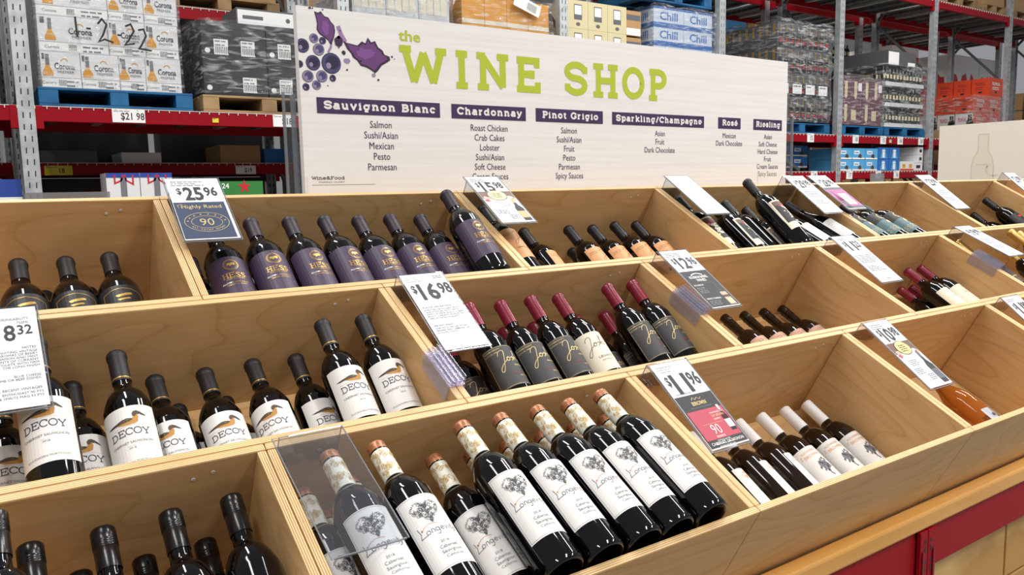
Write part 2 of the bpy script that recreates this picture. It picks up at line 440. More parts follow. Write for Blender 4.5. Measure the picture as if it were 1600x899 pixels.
class MB:
    """collects shapes into one mesh with several materials"""

    def __init__(self):
        self.v, self.f, self.mi, self.sm, self.mats = [], [], [], [], []
        self.map = lambda x, y, l: (x, y, l * 0.0003)
        self.xf = Matrix.Identity(4)

    def m(self, name):
        if name not in self.mats:
            self.mats.append(name)
        return self.mats.index(name)

    def add(self, vs, fs, mt, smooth=False):
        b = len(self.v)
        self.v += [tuple(self.xf @ Vector(p)) for p in vs]
        k = self.m(mt)
        for f in fs:
            self.f.append(tuple(b + i for i in f))
            self.mi.append(k)
            self.sm.append(smooth)

    def box(self, x0, x1, y0, y1, z0, z1, mt):
        vs = [(x, y, z) for z in (z0, z1) for y in (y0, y1) for x in (x0, x1)]
        self.add(vs, [(0, 2, 3, 1), (4, 5, 7, 6), (0, 1, 5, 4), (2, 6, 7, 3), (0, 4, 6, 2), (1, 3, 7, 5)], mt)

    def bar(self, a, b, w, h, mt, up=(0, 0, 1)):
        a, b = Vector(a), Vector(b)
        d = (b - a).normalized()
        s = d.cross(Vector(up))
        if s.length < 1e-4:
            s = Vector((1, 0, 0))
        s.normalize()
        u = s.cross(d)
        vs = []
        for p in (a, b):
            for i, j in ((-1, -1), (1, -1), (1, 1), (-1, 1)):
                vs.append(tuple(p + s * (i * w / 2) + u * (j * h / 2)))
        self.add(vs, [(3, 2, 1, 0), (4, 5, 6, 7), (0, 1, 5, 4), (1, 2, 6, 5), (2, 3, 7, 6), (3, 0, 4, 7)], mt)

    def prism(self, prof, axis_fn, t0, t1, mt):
        """prof: 2D outline; axis_fn(a, b, t) -> 3D"""
        n = len(prof)
        vs = [axis_fn(a, b, t0) for a, b in prof] + [axis_fn(a, b, t1) for a, b in prof]
        fs = [tuple(range(n - 1, -1, -1)), tuple(range(n, 2 * n))]
        fs += [(i, (i + 1) % n, n + (i + 1) % n, n + i) for i in range(n)]
        self.add(vs, fs, mt)

    def lathe(self, prof, mt, seg=28, smooth=True, cap0=True, cap1=True):
        vs = []
        for r, z in prof:
            for i in range(seg):
                a = 2 * math.pi * i / seg
                vs.append((r * math.cos(a), r * math.sin(a), z))
        fs = []
        for k in range(len(prof) - 1):
            for i in range(seg):
                j = (i + 1) % seg
                fs.append((k * seg + i, k * seg + j, (k + 1) * seg + j, (k + 1) * seg + i))
        self.add(vs, fs, mt, smooth)
        if cap0:
            self.add(vs[:seg], [tuple(range(seg - 1, -1, -1))], mt)
        if cap1:
            self.add(vs[-seg:], [tuple(range(seg))], mt)

    # ---- flat art, carried onto a surface by self.map
    def poly2(self, pts, mt, l=1):
        n = len(pts)
        area = sum(pts[i][0] * pts[(i + 1) % n][1] - pts[(i + 1) % n][0] * pts[i][1] for i in range(n))
        if area < 0:
            pts = pts[::-1]
        step = getattr(self.map, 'step', None)
        xs = [q[0] for q in pts]
        if step and max(xs) - min(xs) > step * 1.2:       # bend big shapes with the bottle wall
            k0, k1 = math.floor(min(xs) / step), math.ceil(max(xs) / step)
            for k in range(k0, k1):
                q = pts
                for lim, sgn in ((k * step, 1), ((k + 1) * step, -1)):
                    r = []
                    for i in range(len(q)):
                        a, b = q[i], q[(i + 1) % len(q)]
                        ia, ib = (a[0] - lim) * sgn >= 0, (b[0] - lim) * sgn >= 0
                        if ia:
                            r.append(a)
                        if ia != ib:
                            t = (lim - a[0]) / (b[0] - a[0])
                            r.append((lim, a[1] + (b[1] - a[1]) * t))
                    q = r
                    if len(q) < 3:
                        break
                if len(q) >= 3:
                    self.add([self.map(x, y, l) for x, y in q], [tuple(range(len(q)))], mt)
            return
        self.add([self.map(x, y, l) for x, y in pts], [tuple(range(n))], mt)

    def rect2(self, x0, x1, y0, y1, mt, l=1, nx=1):
        for i in range(nx):
            a = x0 + (x1 - x0) * i / nx
            b = x0 + (x1 - x0) * (i + 1) / nx
            self.add([self.map(a, y0, l), self.map(b, y0, l), self.map(b, y1, l), self.map(a, y1, l)], [(0, 1, 2, 3)], mt, nx > 1)

    def line2(self, pts, w, mt, l=2, closed=False):
        pts = [q for i, q in enumerate(pts) if i == 0 or abs(q[0] - pts[i - 1][0]) + abs(q[1] - pts[i - 1][1]) > 1e-7]
        step = getattr(self.map, 'step', None)
        if step:                                          # long strokes follow the bottle wall
            if closed:
                pts = list(pts) + [pts[0]]
            q = [pts[0]]
            for i in range(1, len(pts)):
                k = max(1, int(math.ceil(abs(pts[i][0] - pts[i - 1][0]) / (step * .7))))
                q += [(pts[i - 1][0] + (pts[i][0] - pts[i - 1][0]) * j / k, pts[i - 1][1] + (pts[i][1] - pts[i - 1][1]) * j / k) for j in range(1, k + 1)]
            pts = q[:-1] if closed else q
        n = len(pts)
        if closed:
            pts = list(pts) + [pts[0]]
            n += 1
        L, R = [], []
        for i in range(n):
            x, y = pts[i]
            if closed and i in (0, n - 1):
                p, q = pts[n - 2], pts[1]
            else:
                p, q = pts[max(0, i - 1)], pts[min(n - 1, i + 1)]
            if i == 0 and not closed:
                d1 = d2 = (pts[1][0] - x, pts[1][1] - y)
            elif i == n - 1 and not closed:
                d1 = d2 = (x - pts[n - 2][0], y - pts[n - 2][1])
            else:
                d1 = (x - p[0], y - p[1])
                d2 = (q[0] - x, q[1] - y)
            l1 = math.hypot(*d1) or 1e-9
            l2 = math.hypot(*d2) or 1e-9
            n1 = (-d1[1] / l1, d1[0] / l1)
            n2 = (-d2[1] / l2, d2[0] / l2)
            mx, my = n1[0] + n2[0], n1[1] + n2[1]
            ml = math.hypot(mx, my) or 1e-9
            mx, my = mx / ml, my / ml
            c = max(0.5, mx * n1[0] + my * n1[1])
            k = w / 2 / c
            L.append((x + mx * k, y + my * k))
            R.append((x - mx * k, y - my * k))
        vs = [self.map(x, y, l) for x, y in L] + [self.map(x, y, l) for x, y in R]
        self.add(vs, [(n + i, n + i + 1, i + 1, i) for i in range(n - 1)], mt)

    def ellipse2(self, cx, cy, rx, ry, mt, l=1, n=20):
        self.poly2(arc(cx, cy, rx, ry, 0, 360 - 360 / n, n - 1), mt, l)

    def ring2(self, cx, cy, rx, ry, w, mt, l=2, n=24):
        self.line2(arc(cx, cy, rx, ry, 0, 360 - 360 / n, n - 1), w, mt, l, True)

    def blob2(self, cx, cy, rx, ry, mt, l=1, n=18, jag=0.15, seed=0):
        rr = random.Random(seed)
        pts = []
        for i in range(n):
            a = 2 * math.pi * i / n
            k = 1 + rr.uniform(-jag, jag)
            pts.append((cx + rx * k * math.cos(a), cy + ry * k * math.sin(a)))
        self.poly2(pts, mt, l)

    def text2(self, s, x, y, h, mt, l=2, align='c', sx=1.0, bold=0.0, width=None):
        vs, fs = glyphs(s, bold)
        if not vs:
            return
        k = h / CAPH
        x0 = min(v[0] for v in vs)
        x1 = max(v[0] for v in vs)
        if width:
            sx = width / ((x1 - x0) * k)
        wd = (x1 - x0) * k * sx
        ox = x - {'c': wd / 2, 'l': 0, 'r': wd}[align]
        self.add([self.map(ox + (a - x0) * k * sx, y + b * k, l) for a, b in vs], fs, mt)

    def slab2(self, s, x, y, h, mt, l=2, sw=0.16, align='c', track=0.0, width=None, arch=0.0):
        tot = sum(SLAB[c][0] for c in s) + track * (len(s) - 1)
        sx = width / (tot * h) if width else 1.0
        wd = tot * h * sx
        ox = x - {'c': wd / 2, 'l': 0, 'r': wd}[align]
        px = ox
        yc = lambda v: (sw / 2 + v * (1 - sw)) * h
        for c in s:
            adv, st, se = SLAB[c]
            g = 0.0
            if arch:
                u = ((px + adv * h * sx / 2) - x) / (wd / 2)
                g = arch * (1 - u * u)
            lk = l
            for p in st:
                lk += 0.12
                self.line2([(px + a * h * sx, y + g + yc(b)) for a, b in p], sw * h * (0.5 + 0.5 * min(1, sx)), mt, lk)
            for a, b, hw in se:
                lk += 0.12
                cy = y + g + yc(b)
                s2 = sw * h * 0.45
                self.poly2([(px + (a - hw) * h * sx, cy - s2), (px + (a + hw) * h * sx, cy - s2), (px + (a + hw) * h * sx, cy + s2), (px + (a - hw) * h * sx, cy + s2)], mt, lk)
            px += (adv + track) * h * sx

    def script2(self, key, x, y, h, w, mt, l=2, sx=1.0):
        for p in SCRIPT[key]:
            q = []
            for i in range(len(p) - 1):          # smooth the pen path
                p0, p1, p2, p3 = p[max(0, i - 1)], p[i], p[i + 1], p[min(len(p) - 1, i + 2)]
                for t in (0, .33, .66):
                    q.append(tuple(0.5 * (2 * p1[k] + (p2[k] - p0[k]) * t + (2 * p0[k] - 5 * p1[k] + 4 * p2[k] - p3[k]) * t * t + (3 * p1[k] - p0[k] - 3 * p2[k] + p3[k]) * t ** 3) for k in (0, 1)))
            q.append(p[-1])
            self.line2([(x + a * h * sx, y + b * h) for a, b in q], w, mt, l)

    def dashes2(self, x0, x1, y, n, gap, h, mt, l=2, seed=0, ragged=0.3):
        """illegible small print: rows of short bars"""
        rr = random.Random(seed)
        for i in range(n):
            x = x0
            end = x1 - rr.random() * ragged * (x1 - x0)
            while x < end:
                w = rr.uniform(2.0, 6.0) * h
                self.rect2(x, min(x + w, end), y - i * gap - h / 2, y - i * gap + h / 2, mt, l)
                x += w + h * 0.9

    def build(self, name, parent=None, bevel=0.0, bseg=2, link=True):
        me = bpy.data.meshes.new(name)
        me.from_pydata(self.v, [], self.f)
        for n in self.mats:
            me.materials.append(MATS[n])
        me.polygons.foreach_set('material_index', self.mi)
        me.polygons.foreach_set('use_smooth', self.sm)
        me.update()
        o = bpy.data.objects.new(name, me)
        if link:
            COL.objects.link(o)
        if parent:
            o.parent = parent
        if bevel:
            b = o.modifiers.new('bevel', 'BEVEL')
            b.width = bevel
            b.segments = bseg
            b.limit_method = 'ANGLE'
        return o


def tag(o, label=None, cat=None, group=None, kind=None):
    if label:
        o['label'] = label
    if cat:
        o['category'] = cat
    if group:
        o['group'] = group
    if kind:
        o['kind'] = kind
    return o


def empty(name, loc=(0, 0, 0), rot=(0, 0, 0), label=None, cat=None, group=None):
    o = bpy.data.objects.new(name, None)
    o.empty_display_size = 0.05
    o.location = loc
    o.rotation_euler = rot
    COL.objects.link(o)
    return tag(o, label, cat, group)


def dup(root, label=None, group=None):
    r = root.copy()
    COL.objects.link(r)
    for ch in root.children:
        c = ch.copy()
        COL.objects.link(c)
        c.parent = r
    if label:
        r['label'] = label
    if group:
        r['group'] = group
    return r


def cyl_map(r, zc, phi0=0.0):
    """label plane wrapped on a standing bottle of radius r, front towards -Y"""
    def f(x, y, l):
        a = x / r + phi0
        q = r + 0.0004 + l * 0.00022
        return (q * math.sin(a), -q * math.cos(a), zc + y)
    f.step = 0.005
    return f


ORD = ['first', 'second', 'third', 'fourth', 'fifth', 'sixth', 'seventh', 'eighth', 'ninth', 'tenth', 'eleventh', 'twelfth']
TAU = math.radians(28.7)
VD = Vector((0, math.cos(TAU), math.sin(TAU)))
ND = Vector((0, -math.sin(TAU), math.cos(TAU)))
STEP = 0.3795
CW = 0.73
TH = 0.0135
OFF = {1: 0.0, 2: -0.3717, 3: -0.7248}


def slope_pt(x, v, n):
    return Vector((x, 0, 0)) + VD * v + ND * n
# ------------------------------------------------------------------ the building
FLOOR_Z = -0.95
m = MB(); m.box(-14, 34, -9, 19, FLOOR_Z - 0.1, FLOOR_Z, 'concrete')
tag(m.build('floor'), kind='structure')
m = MB(); m.box(-14, 34, 19, 19.2, FLOOR_Z, 7.0, 'wall_paint')
tag(m.build('wall_back'), kind='structure')

# ------------------------------------------------------------------ island under the bins
DX0, DX1 = -1.75, 4.75
stand = empty('display_stand', (1.5, 0.5, FLOOR_Z), label='long red steel display stand with a wooden front rail under the bins', cat='display stand')


def part(mb, name, parent, bevel=0.0, label=None, kind=None):
    o = mb.build(name, None, bevel)
    o.parent = parent
    o.matrix_parent_inverse = Matrix.Identity(4)
    o.location = -Vector(parent.location)
    return tag(o, label, None, None, kind)


m = MB(); m.box(DX0, DX1, 0.05, 0.0895, -0.238, -0.198, 'wood_floorboard')
part(m, 'front_rail', stand, 0.006, 'warm wooden rail along the front')
beam_x = [(DX0, 0.64), (0.705, 3.2), (3.265, DX1)]
for a, b in beam_x:
    m = MB(); m.box(a, b, 0.062, 0.104, -0.346, -0.239, 'red_steel'); part(m, 'front_beam', stand, 0.004, 'dark red steel beam')
for x in (0.6725, 3.2325):
    for s in (-1, 1):
        m = MB()
        xc = x + s * 0.0165
        m.box(xc - 0.0155, xc + 0.0155, 0.05, 0.06, -0.44, -0.243, 'red_steel')
        m.map = lambda u, v, l, xc=xc: (xc + u, 0.0498 - l * 0.0004, v)
        for k in range(4):
            z = -0.268 - k * 0.048
            m.ellipse2(s * -0.004, z, 0.0042, 0.0055, 'slot_dark', 1, 12)
            m.rect2(s * -0.004 - 0.0035, s * -0.004 + 0.0035, z - 0.026, z - 0.012, 'slot_dark', 1)
        m.map = lambda u, v, l, xc=xc: (xc + u, 0.0495, v)
        m.box(xc + s * 0.006 - 0.004, xc + s * 0.006 + 0.004, 0.046, 0.05, -0.36, -0.29, 'red_steel_dark')
        part(m, 'beam_connector', stand, 0.002)
    m = MB(); m.box(x - 0.04, x + 0.04, 0.062, 0.14, FLOOR_Z, -0.262, 'red_steel_dark'); part(m, 'upright', stand, 0.004)
    m = MB(); m.box(x - 0.04, x + 0.04, 0.98, 1.05, FLOOR_Z, 0.0, 'red_steel_dark'); part(m, 'upright', stand, 0.004)
# sloped deck that the bins stand on, and its legs
m = MB()
d0, d1 = 0.0, 1.15
pts = [slope_pt(0, v, n) for v, n in ((d0, -0.2685), (d1, -0.2685), (d1, -0.2845), (d0, -0.2845))]
m.prism([(p.y, p.z) for p in pts], lambda a, b, t: (t, a, b), DX0, DX1, 'crate_wood')
part(m, 'sloped_deck', stand)
m = MB(); m.box(DX0, DX1, 0.145, 1.05, -0.32, -0.305, 'crate_wood'); part(m, 'base_deck', stand)
for x in (DX0 + 0.02, 0.85, 2.3, DX1 - 0.04):
    m = MB(); m.box(x, x + 0.04, 1.09, 1.13, FLOOR_Z, 0.27, 'crate_wood'); part(m, 'leg', stand)

# wooden crates stored under the stand
def slat_crate(x0, x1, label):
    c = empty('wooden_crate', ((x0 + x1) / 2, 0.55, FLOOR_Z), label=label, cat='crate')
    y0, y1, zt = 0.115, 1.0, -0.352
    n = 3
    h = (zt - FLOOR_Z) / n
    for k in range(n):
        m = MB(); m.box(x0, x1, y0, y0 + 0.018, FLOOR_Z + k * h + 0.004, FLOOR_Z + (k + 1) * h - 0.004, 'crate_wood'); part(m, 'front_slat', c, 0.002)
    for x in (x0, x1 - 0.03):
        m = MB(); m.box(x, x + 0.03, y0 + 0.018, y1, FLOOR_Z, zt - 0.002, 'crate_wood'); part(m, 'side_board', c, 0.002)
    m = MB(); m.box(x0 + .03, x1 - .03, y1 - .02, y1, FLOOR_Z, zt - 0.002, 'crate_wood'); part(m, 'back_board', c)
    m = MB(); m.box(x0 + .03, x1 - .03, y0 + .02, y1 - .02, FLOOR_Z, FLOOR_Z + .02, 'crate_wood'); part(m, 'base_board', c)
slat_crate(-0.4, 0.63, 'light wooden crate below the red beam, left of the steel connector')
slat_crate(0.722, 1.205, 'light wooden crate below the red beam, right of the steel connector')
slat_crate(1.215, 2.2, 'light wooden crate below the red beam, at the right edge of the photo')

# ------------------------------------------------------------------ plywood bins
def panel(name, root, size, loc, rot=(0, 0, 0), outline=None, bevel=0.0022):
    """flat board, thickness along its own z"""
    m = MB()
    if outline is None:
        sx, sy = size
        m.box(-sx / 2, sx / 2, -sy / 2, sy / 2, -TH / 2, TH / 2, 'birch_plywood')
    else:
        m.prism(outline, lambda a, b, t: (a, b, t), -TH / 2, TH / 2, 'birch_plywood')
    o = m.build(name, root, bevel)
    o.location = loc
    o.rotation_euler = rot
    return o


def make_bin(tier, k, label, rise=0.0):
    x0 = OFF[tier] + k * CW
    v0 = (tier - 1) * STEP
    ox, ov, on = CW / 2, 0.18, -0.268
    base = slope_pt(x0 + ox, v0 + ov, on)
    r = empty('wine_bin', base, (TAU, 0, 0), label, 'wine bin', 'plywood wine bins on the stand')
    L = lambda x, v, n: (x - ox, v - ov, n - on)
    g = 0.0006
    bi = 0.3518                                   # inner face of the back board
    H = math.pi / 2
    panel('front_board', r, (CW - 2 * g, 0.267), L(CW / 2, -TH / 2, -0.1335), (H, 0, 0))
    hb = 0.267 + rise
    panel('back_board', r, (CW - 2 * g, hb), L(CW / 2, bi + TH / 2, rise - hb / 2), (H, 0, 0))
    # side boards: local x along v, local y along n
    out = [(0.0003, -0.267), (bi - 0.0003, -0.267), (bi - 0.0003, rise - 0.0006), (0.0003, -0.0006)]
    for xs in (g + TH / 2, CW - g - TH / 2):
        o = panel('side_board', r, None, (0, 0, 0), outline=out)
        mtx = Matrix(((0, 0, 1, xs - ox), (1, 0, 0, -ov), (0, 1, 0, -on), (0, 0, 0, 1)))
        o.matrix_basis = mtx
    panel('floor_board', r, (CW - 2 * TH - 4 * g, bi - 0.001), L(CW / 2, bi / 2, -0.254 - TH / 2), bevel=0.0)
    for xx, nn in ((0.085, -0.024), (CW - 0.075, -0.024), (CW - 0.102, -0.031)):
        m = MB()
        m.xf = Matrix.Rotation(H, 4, 'X')
        m.lathe([(0.0032, 0), (0.0026, 0.0008), (0.0012, 0.0002)], 'wire_white', 10)
        o = m.build('screw_head', r)
        o.location = L(xx, bi - 0.0003, rise + nn)
    return r


BINS = {
    1: [(-2, 'plywood bin of black screw-cap bottles, bottom left corner'),
        (-1, 'plywood bin of cork-topped heart-label bottles under an empty holder'),
        (0, 'plywood bin of white-capped brown bottles, front row'),
        (1, 'plywood bin holding one orange rose bottle'),
        (2, 'empty front-row plywood bin at the right edge of the photo'),
        (3, 'empty plywood bin, farthest right in the front row')],
    2: [(-1, 'plywood bin of duck-label bottles in the middle row'),
        (0, 'plywood bin of red-capped charcoal-label bottles in the middle row'),
        (1, 'nearly empty plywood bin with four plain brown bottles'),
        (2, 'middle-row plywood bin with four red-capped white-label bottles'),
        (3, 'middle-row plywood bin with gold-foil bottles'),
        (4, 'middle-row plywood bin right of the gold-foil bottles')],
    3: [(-1, 'top-row plywood bin with a few black bottles, far left'),
        (0, 'top-row plywood bin of purple-label bottles'),
        (1, 'top-row plywood bin of orange-label bottles'),
        (2, 'top-row plywood bin of cream-framed black-label bottles and two white-label ones'),
        (3, 'top-row plywood bin of teal-label bottles'),
        (4, 'top-row plywood bin with black bottles bearing small red marks'),
        (5, 'top-row plywood bin with a red capsule, near the right edge'),
        (6, 'top-row plywood bin, farthest right')],
}
for t_, lst in BINS.items():
    for k_, lb_ in lst:
        make_bin(t_, k_, lb_, 0.007 if t_ == 3 else 0.0)
# ------------------------------------------------------------------ bottles
BODY = {   # radius, length, neck radius, shoulder start, neck start (from the base)
    'bordeaux': dict(R=0.0376, L=0.318, rn=0.0142, zs=0.196, zn=0.236),
    'heavy': dict(R=0.0405, L=0.303, rn=0.0150, zs=0.182, zn=0.224),
    'burgundy': dict(R=0.0400, L=0.315, rn=0.0145, zs=0.150, zn=0.245),
}


def body_profile(b, top):
    R, rn, zs, zn = b['R'], b['rn'], b['zs'], b['zn']
    p = [(0.012, 0.020), (0.022, 0.012), (R * 0.82, 0.0015), (R * 0.90, 0.0), (R * 0.97, 0.003), (R, 0.010), (R, zs)]
    for i in range(1, 11):
        t = i / 10.0
        if zs < 0.17:
            k = 0.5 + 0.5 * math.cos(math.pi * t)
        else:
            k = math.cos(t * math.pi / 2) ** 0.9 if t < 1 else 0.0
            k = 0.72 * math.sqrt(max(0, 1 - t * t)) + 0.28 * (1 - t) ** 1.5
        p.append((rn + 0.0006 + (R - rn - 0.0006) * k, zs + (zn - zs) * t))
    p.append((rn, zn + 0.012))
    p.append((rn, top))
    return p


def capsule(mb, b, z0, z1, mt, bead=True, r=0.0009):
    rn = b['rn'] + r
    p = [(rn + 0.0002, z0), (rn, z1 - 0.016)]
    if bead:
        p += [(rn + 0.0004, z1 - 0.0145), (rn + 0.0013, z1 - 0.013), (rn + 0.0013, z1 - 0.006), (rn + 0.0006, z1 - 0.004)]
    p += [(rn + 0.0005, z1 - 0.003), (rn - 0.0012, z1 - 0.0006), (rn - 0.004, z1)]
    mb.lathe(p, mt, 24)


def new_bottle(kind_body, glass, desc):
    b = BODY[kind_body]
    root = empty('wine_bottle', (0, 0, -50), label=desc, cat='wine bottle')
    mb = MB()
    mb.lathe(body_profile(b, b['L'] - 0.004), glass, 32, cap1=True)
    mb.build('bottle_glass', root)
    return root, b


def add_capsule(root, b, length, mt, band=None, bead=True, name='capsule'):
    mb = MB()
    capsule(mb, b, b['L'] - length, b['L'], mt, bead)
    if band:
        rn = b['rn'] + 0.0012
        z = b['L'] - length + 0.004
        mb.lathe([(rn, z), (rn + 0.0002, z + 0.001), (rn, z + 0.002)], band, 24, cap0=False, cap1=False)
    return mb.build(name, root)


def label_sheet(b, zc, w, h, mt, border=None, bw=0.0006, inset=0.002):
    mb = MB()
    mb.map = cyl_map(b['R'], zc)
    mb.rect2(-w / 2, w / 2, -h / 2, h / 2, mt, 0, 18)
    if border:
        i = inset
        for x0, x1, y0, y1, n in ((-w / 2 + i, w / 2 - i, h / 2 - i - bw, h / 2 - i, 18), (-w / 2 + i, w / 2 - i, -h / 2 + i, -h / 2 + i + bw, 18), (-w / 2 + i, -w / 2 + i + bw, -h / 2 + i, h / 2 - i, 1), (w / 2 - i - bw, w / 2 - i, -h / 2 + i, h / 2 - i, 1)):
            mb.rect2(x0, x1, y0, y1, border, 1, n)
    return mb


PROTO = {}


def proto_hess():
    r, b = new_bottle('heavy', 'glass_black', 'purple-label bottle')
    add_capsule(r, b, 0.062, 'capsule_purple')
    h = 0.100
    mb = label_sheet(b, 0.104, 0.118, 0.118, 'label_purple')
    mb.map = cyl_map(b['R'], 0.112)
    mb.ring2(0, 0.026, 0.0145, 0.0145, 0.0011, 'gold', 2)
    mb.ring2(0, 0.026, 0.0118, 0.0118, 0.0005, 'gold', 2)
    lion = [(-.009, .002), (-.005, .005), (-.001, .0042), (.003, .006), (.008, .0052), (.0095, .002), (.006, .001), (.0085, -.003), (.005, -.001), (.002, -.0005), (-.001, -.004), (-.004, -.004), (-.003, -.001), (-.006, -.0015), (-.0095, -.0045), (-.007, -.0005)]
    mb.poly2([(x, y + 0.026) for x, y in lion], 'gold', 2)
    mb.text2('THE', 0, 0.0035, 0.0026, 'gold', 2)
    mb.slab2('HE', -0.0115, -0.0108, 0.0140, 'gold', 2, 0.11, width=0.0245)
    mb.text2('SS', 0.0125, -0.0106, 0.0134, 'gold', 2, width=0.0195, bold=0.008)
    mb.text2('COLLECTION', 0, -0.0155, 0.0034, 'gold', 2, width=0.036)
    mb.text2('ALLOMI', -0.0185, -0.0255, 0.0038, 'paper', 2, bold=0.01, width=0.019)
    mb.rect2(-0.0072, -0.0066, -0.0265, -0.0205, 'gold', 2)
    mb.text2('NAPA VALLEY', 0.011, -0.0255, 0.0034, 'gold', 2, width=0.028)
    mb.text2('CABERNET SAUVIGNON', 0, -0.0315, 0.0030, 'gold', 2, width=0.042)
    mb.line2([(0.024, -0.043), (0.026, -0.0395), (0.029, -0.043), (0.032, -0.0405), (0.036, -0.042)], 0.0006, 'gold', 2)
    mb.text2('750', 0.036, 0.045, 0.0018, 'gold_pale', 2)
    mb.build('label', r)
    return r


def duck(mb, cx, cy, s):
    P = lambda pts: [(cx + x * s, cy + y * s) for x, y in pts]
    mb.poly2(P([(-.5, -.06), (-.2, .02), (.0, .05), (.2, .06), (.33, .02), (.42, .06), (.46, .0), (.44, -.12), (.3, -.2), (.0, -.22), (-.25, -.19), (-.42, -.13)]), 'amber_duck', 1)
    mb.poly2(P([(-.98, -.06), (-.7, -.02), (-.42, .06), (-.2, .13), (.0, .15), (.18, .11), (.24, .04), (.1, -.03), (-.1, -.06), (-.3, -.07), (-.5, -.09), (-.75, -.10)]), 'duck_brown', 2)
    mb.poly2(P([(-.98, -.06), (-.7, -.01), (-.5, .03), (-.5, -.04), (-.75, -.10)]), 'duck_dark', 3)
    mb.poly2(P([(-.06, .07), (.04, .09), (.08, .05), (.0, .02)]), 'duck_green', 3)
    mb.poly2(P([(.2, .08), (.33, .0), (.46, .0), (.5, .14), (.46, .26), (.3, .3), (.28, .18)]), 'amber_duck', 1)
    mb.poly2(P([(.26, .2), (.24, .36), (.32, .47), (.45, .49), (.56, .42), (.6, .33), (.52, .27), (.42, .29), (.36, .2)]), 'duck_brown', 3)
    mb.poly2(P([(.56, .42), (.66, .33), (.82, .2), (.8, .17), (.62, .25), (.56, .3)]), 'duck_dark', 4)


def proto_decoy():
    r, b = new_bottle('bordeaux', 'glass_black', 'duck-label bottle')
    add_capsule(r, b, 0.064, 'capsule_charcoal', 'gold')
    h, w = 0.112, 0.094
    mb = label_sheet(b, 0.128, w, h, 'label_white')
    duck(mb, 0.0, 0.0285, 0.034)
    mb.line2([(-.03, .0175), (-.015, .0195), (0, .0202), (.015, .0195), (.032, .0172)], 0.0005, 'blush', 1)
    mb.slab2('DECOY', 0, -0.0005, 0.0128, 'corona_ink', 2, 0.11, width=0.060, arch=0.0035)
    mb.text2('CABERNET SAUVIGNON', 0, -0.0125, 0.0040, 'ink_grey', 2, width=0.062)
    mb.rect2(-0.006, 0.006, -0.0175, -0.0172, 'ink_soft', 2)
    mb.text2('2018', 0, -0.0225, 0.0030, 'ink_grey', 2, width=0.010)
    mb.text2('DUCKHORN PORTFOLIO', 0, -0.047, 0.0032, 'ink_soft', 2, width=0.058)
    mb.build('label', r)
    return r


def josh_label(mb, ink, w, h, small, red):
    mb.script2('Josh', -0.026, -0.004, 0.034, 0.0013, ink, 2, 1.0)
    mb.text2(small[0], -w * .44, h * .36, 0.0028, ink, 2, 'l', width=w * .36)
    mb.text2(small[1], -w * .44, h * .29, 0.0030, red, 2, 'l', width=w * .28)


def proto_josh_reserve():
    r, b = new_bottle('bordeaux', 'glass_black', 'red-capped charcoal-label bottle')
    add_capsule(r, b, 0.066, 'capsule_red')
    h, w = 0.100, 0.098
    mb = label_sheet(b, 0.126, w, h, 'label_charcoal', 'gold_pale', 0.0005, 0.002)
    mb.script2('Josh', -0.024, 0.004, 0.033, 0.0013, 'gold_pale', 2, 0.92)
    mb.text2('SONOMA COUNTY', -0.045, 0.041, 0.0030, 'gold_pale', 2, 'l', bold=0.01, width=0.036)
    mb.text2('ESTATE 1985', -0.045, 0.034, 0.0030, 'gold_pale', 2, 'l', width=0.030)
    mb.text2('RESERVE', 0.017, -0.004, 0.0032, 'gold_pale', 2, bold=0.01, width=0.022)
    mb.text2('CABERNET SAUVIGNON', 0.013, -0.023, 0.0030, 'red_ink', 2, width=0.046)
    mb.text2('NORTH COAST', 0.022, -0.030, 0.0032, 'gold_pale', 2, bold=0.01, width=0.028)
    mb.build('label', r)
    return r


def proto_josh_legacy():
    r, b = new_bottle('bordeaux', 'glass_black', 'red-capped cream-label bottle')
    add_capsule(r, b, 0.066, 'capsule_red')
    mb = label_sheet(b, 0.126, 0.094, 0.104, 'label_cream')
    mb.script2('Josh', -0.028, 0.008, 0.032, 0.0010, 'ink', 2, 0.95)
    mb.slab2('LEGACY', 0.004, -0.018, 0.0050, 'ink_grey', 2, 0.14, width=0.036)
    mb.text2('RED BLEND', 0.004, -0.027, 0.0032, 'ink_soft', 2, width=0.026)
    mb.rect2(-0.012, 0.020, -0.0105, -0.0102, 'ink_soft', 2)
    mb.build('label', r)
    return r


def proto_josh_orange():
    r, b = new_bottle('bordeaux', 'glass_black', 'orange-label bottle')
    add_capsule(r, b, 0.070, 'capsule_black')
    mb = label_sheet(b, 0.132, 0.094, 0.112, 'label_orange')
    mb.script2('Josh', -0.012, 0.012, 0.032, 0.0009, 'duck_brown', 2, 1.05)
    mb.text2('SONOMA COUNTY', -0.040, 0.037, 0.0026, 'duck_brown', 2, 'l', width=0.030)
    mb.text2('ESTATE 1985', -0.040, 0.031, 0.0026, 'duck_brown', 2, 'l', width=0.024)
    mb.text2('CABERNET SAUVIGNON', 0.004, -0.020, 0.0034, 'duck_brown', 2, width=0.05)
    mb.build('label', r)
    return r


def proto_black_gold():
    r, b = new_bottle('heavy', 'glass_black', 'black bottle with a gold-edged label')
    add_capsule(r, b, 0.060, 'capsule_charcoal')
    mb = label_sheet(b, 0.110, 0.110, 0.120, 'label_black')
    mb.line2([(-.035, -.04), (-.036, .042), (-.018, .048), (0, .050), (.018, .048), (.036, .042), (.035, -.04)], 0.0011, 'gold', 2)
    mb.poly2([(-.014, .031), (-.006, .033), (.006, .036), (.014, .037), (.017, .033), (.006, .029), (-.01, .026)], 'gold', 2)
    mb.poly2([(-.012, .020), (.010, .024), (.012, .020), (-.008, .016)], 'gold', 2)
    mb.build('label', r)
    return r


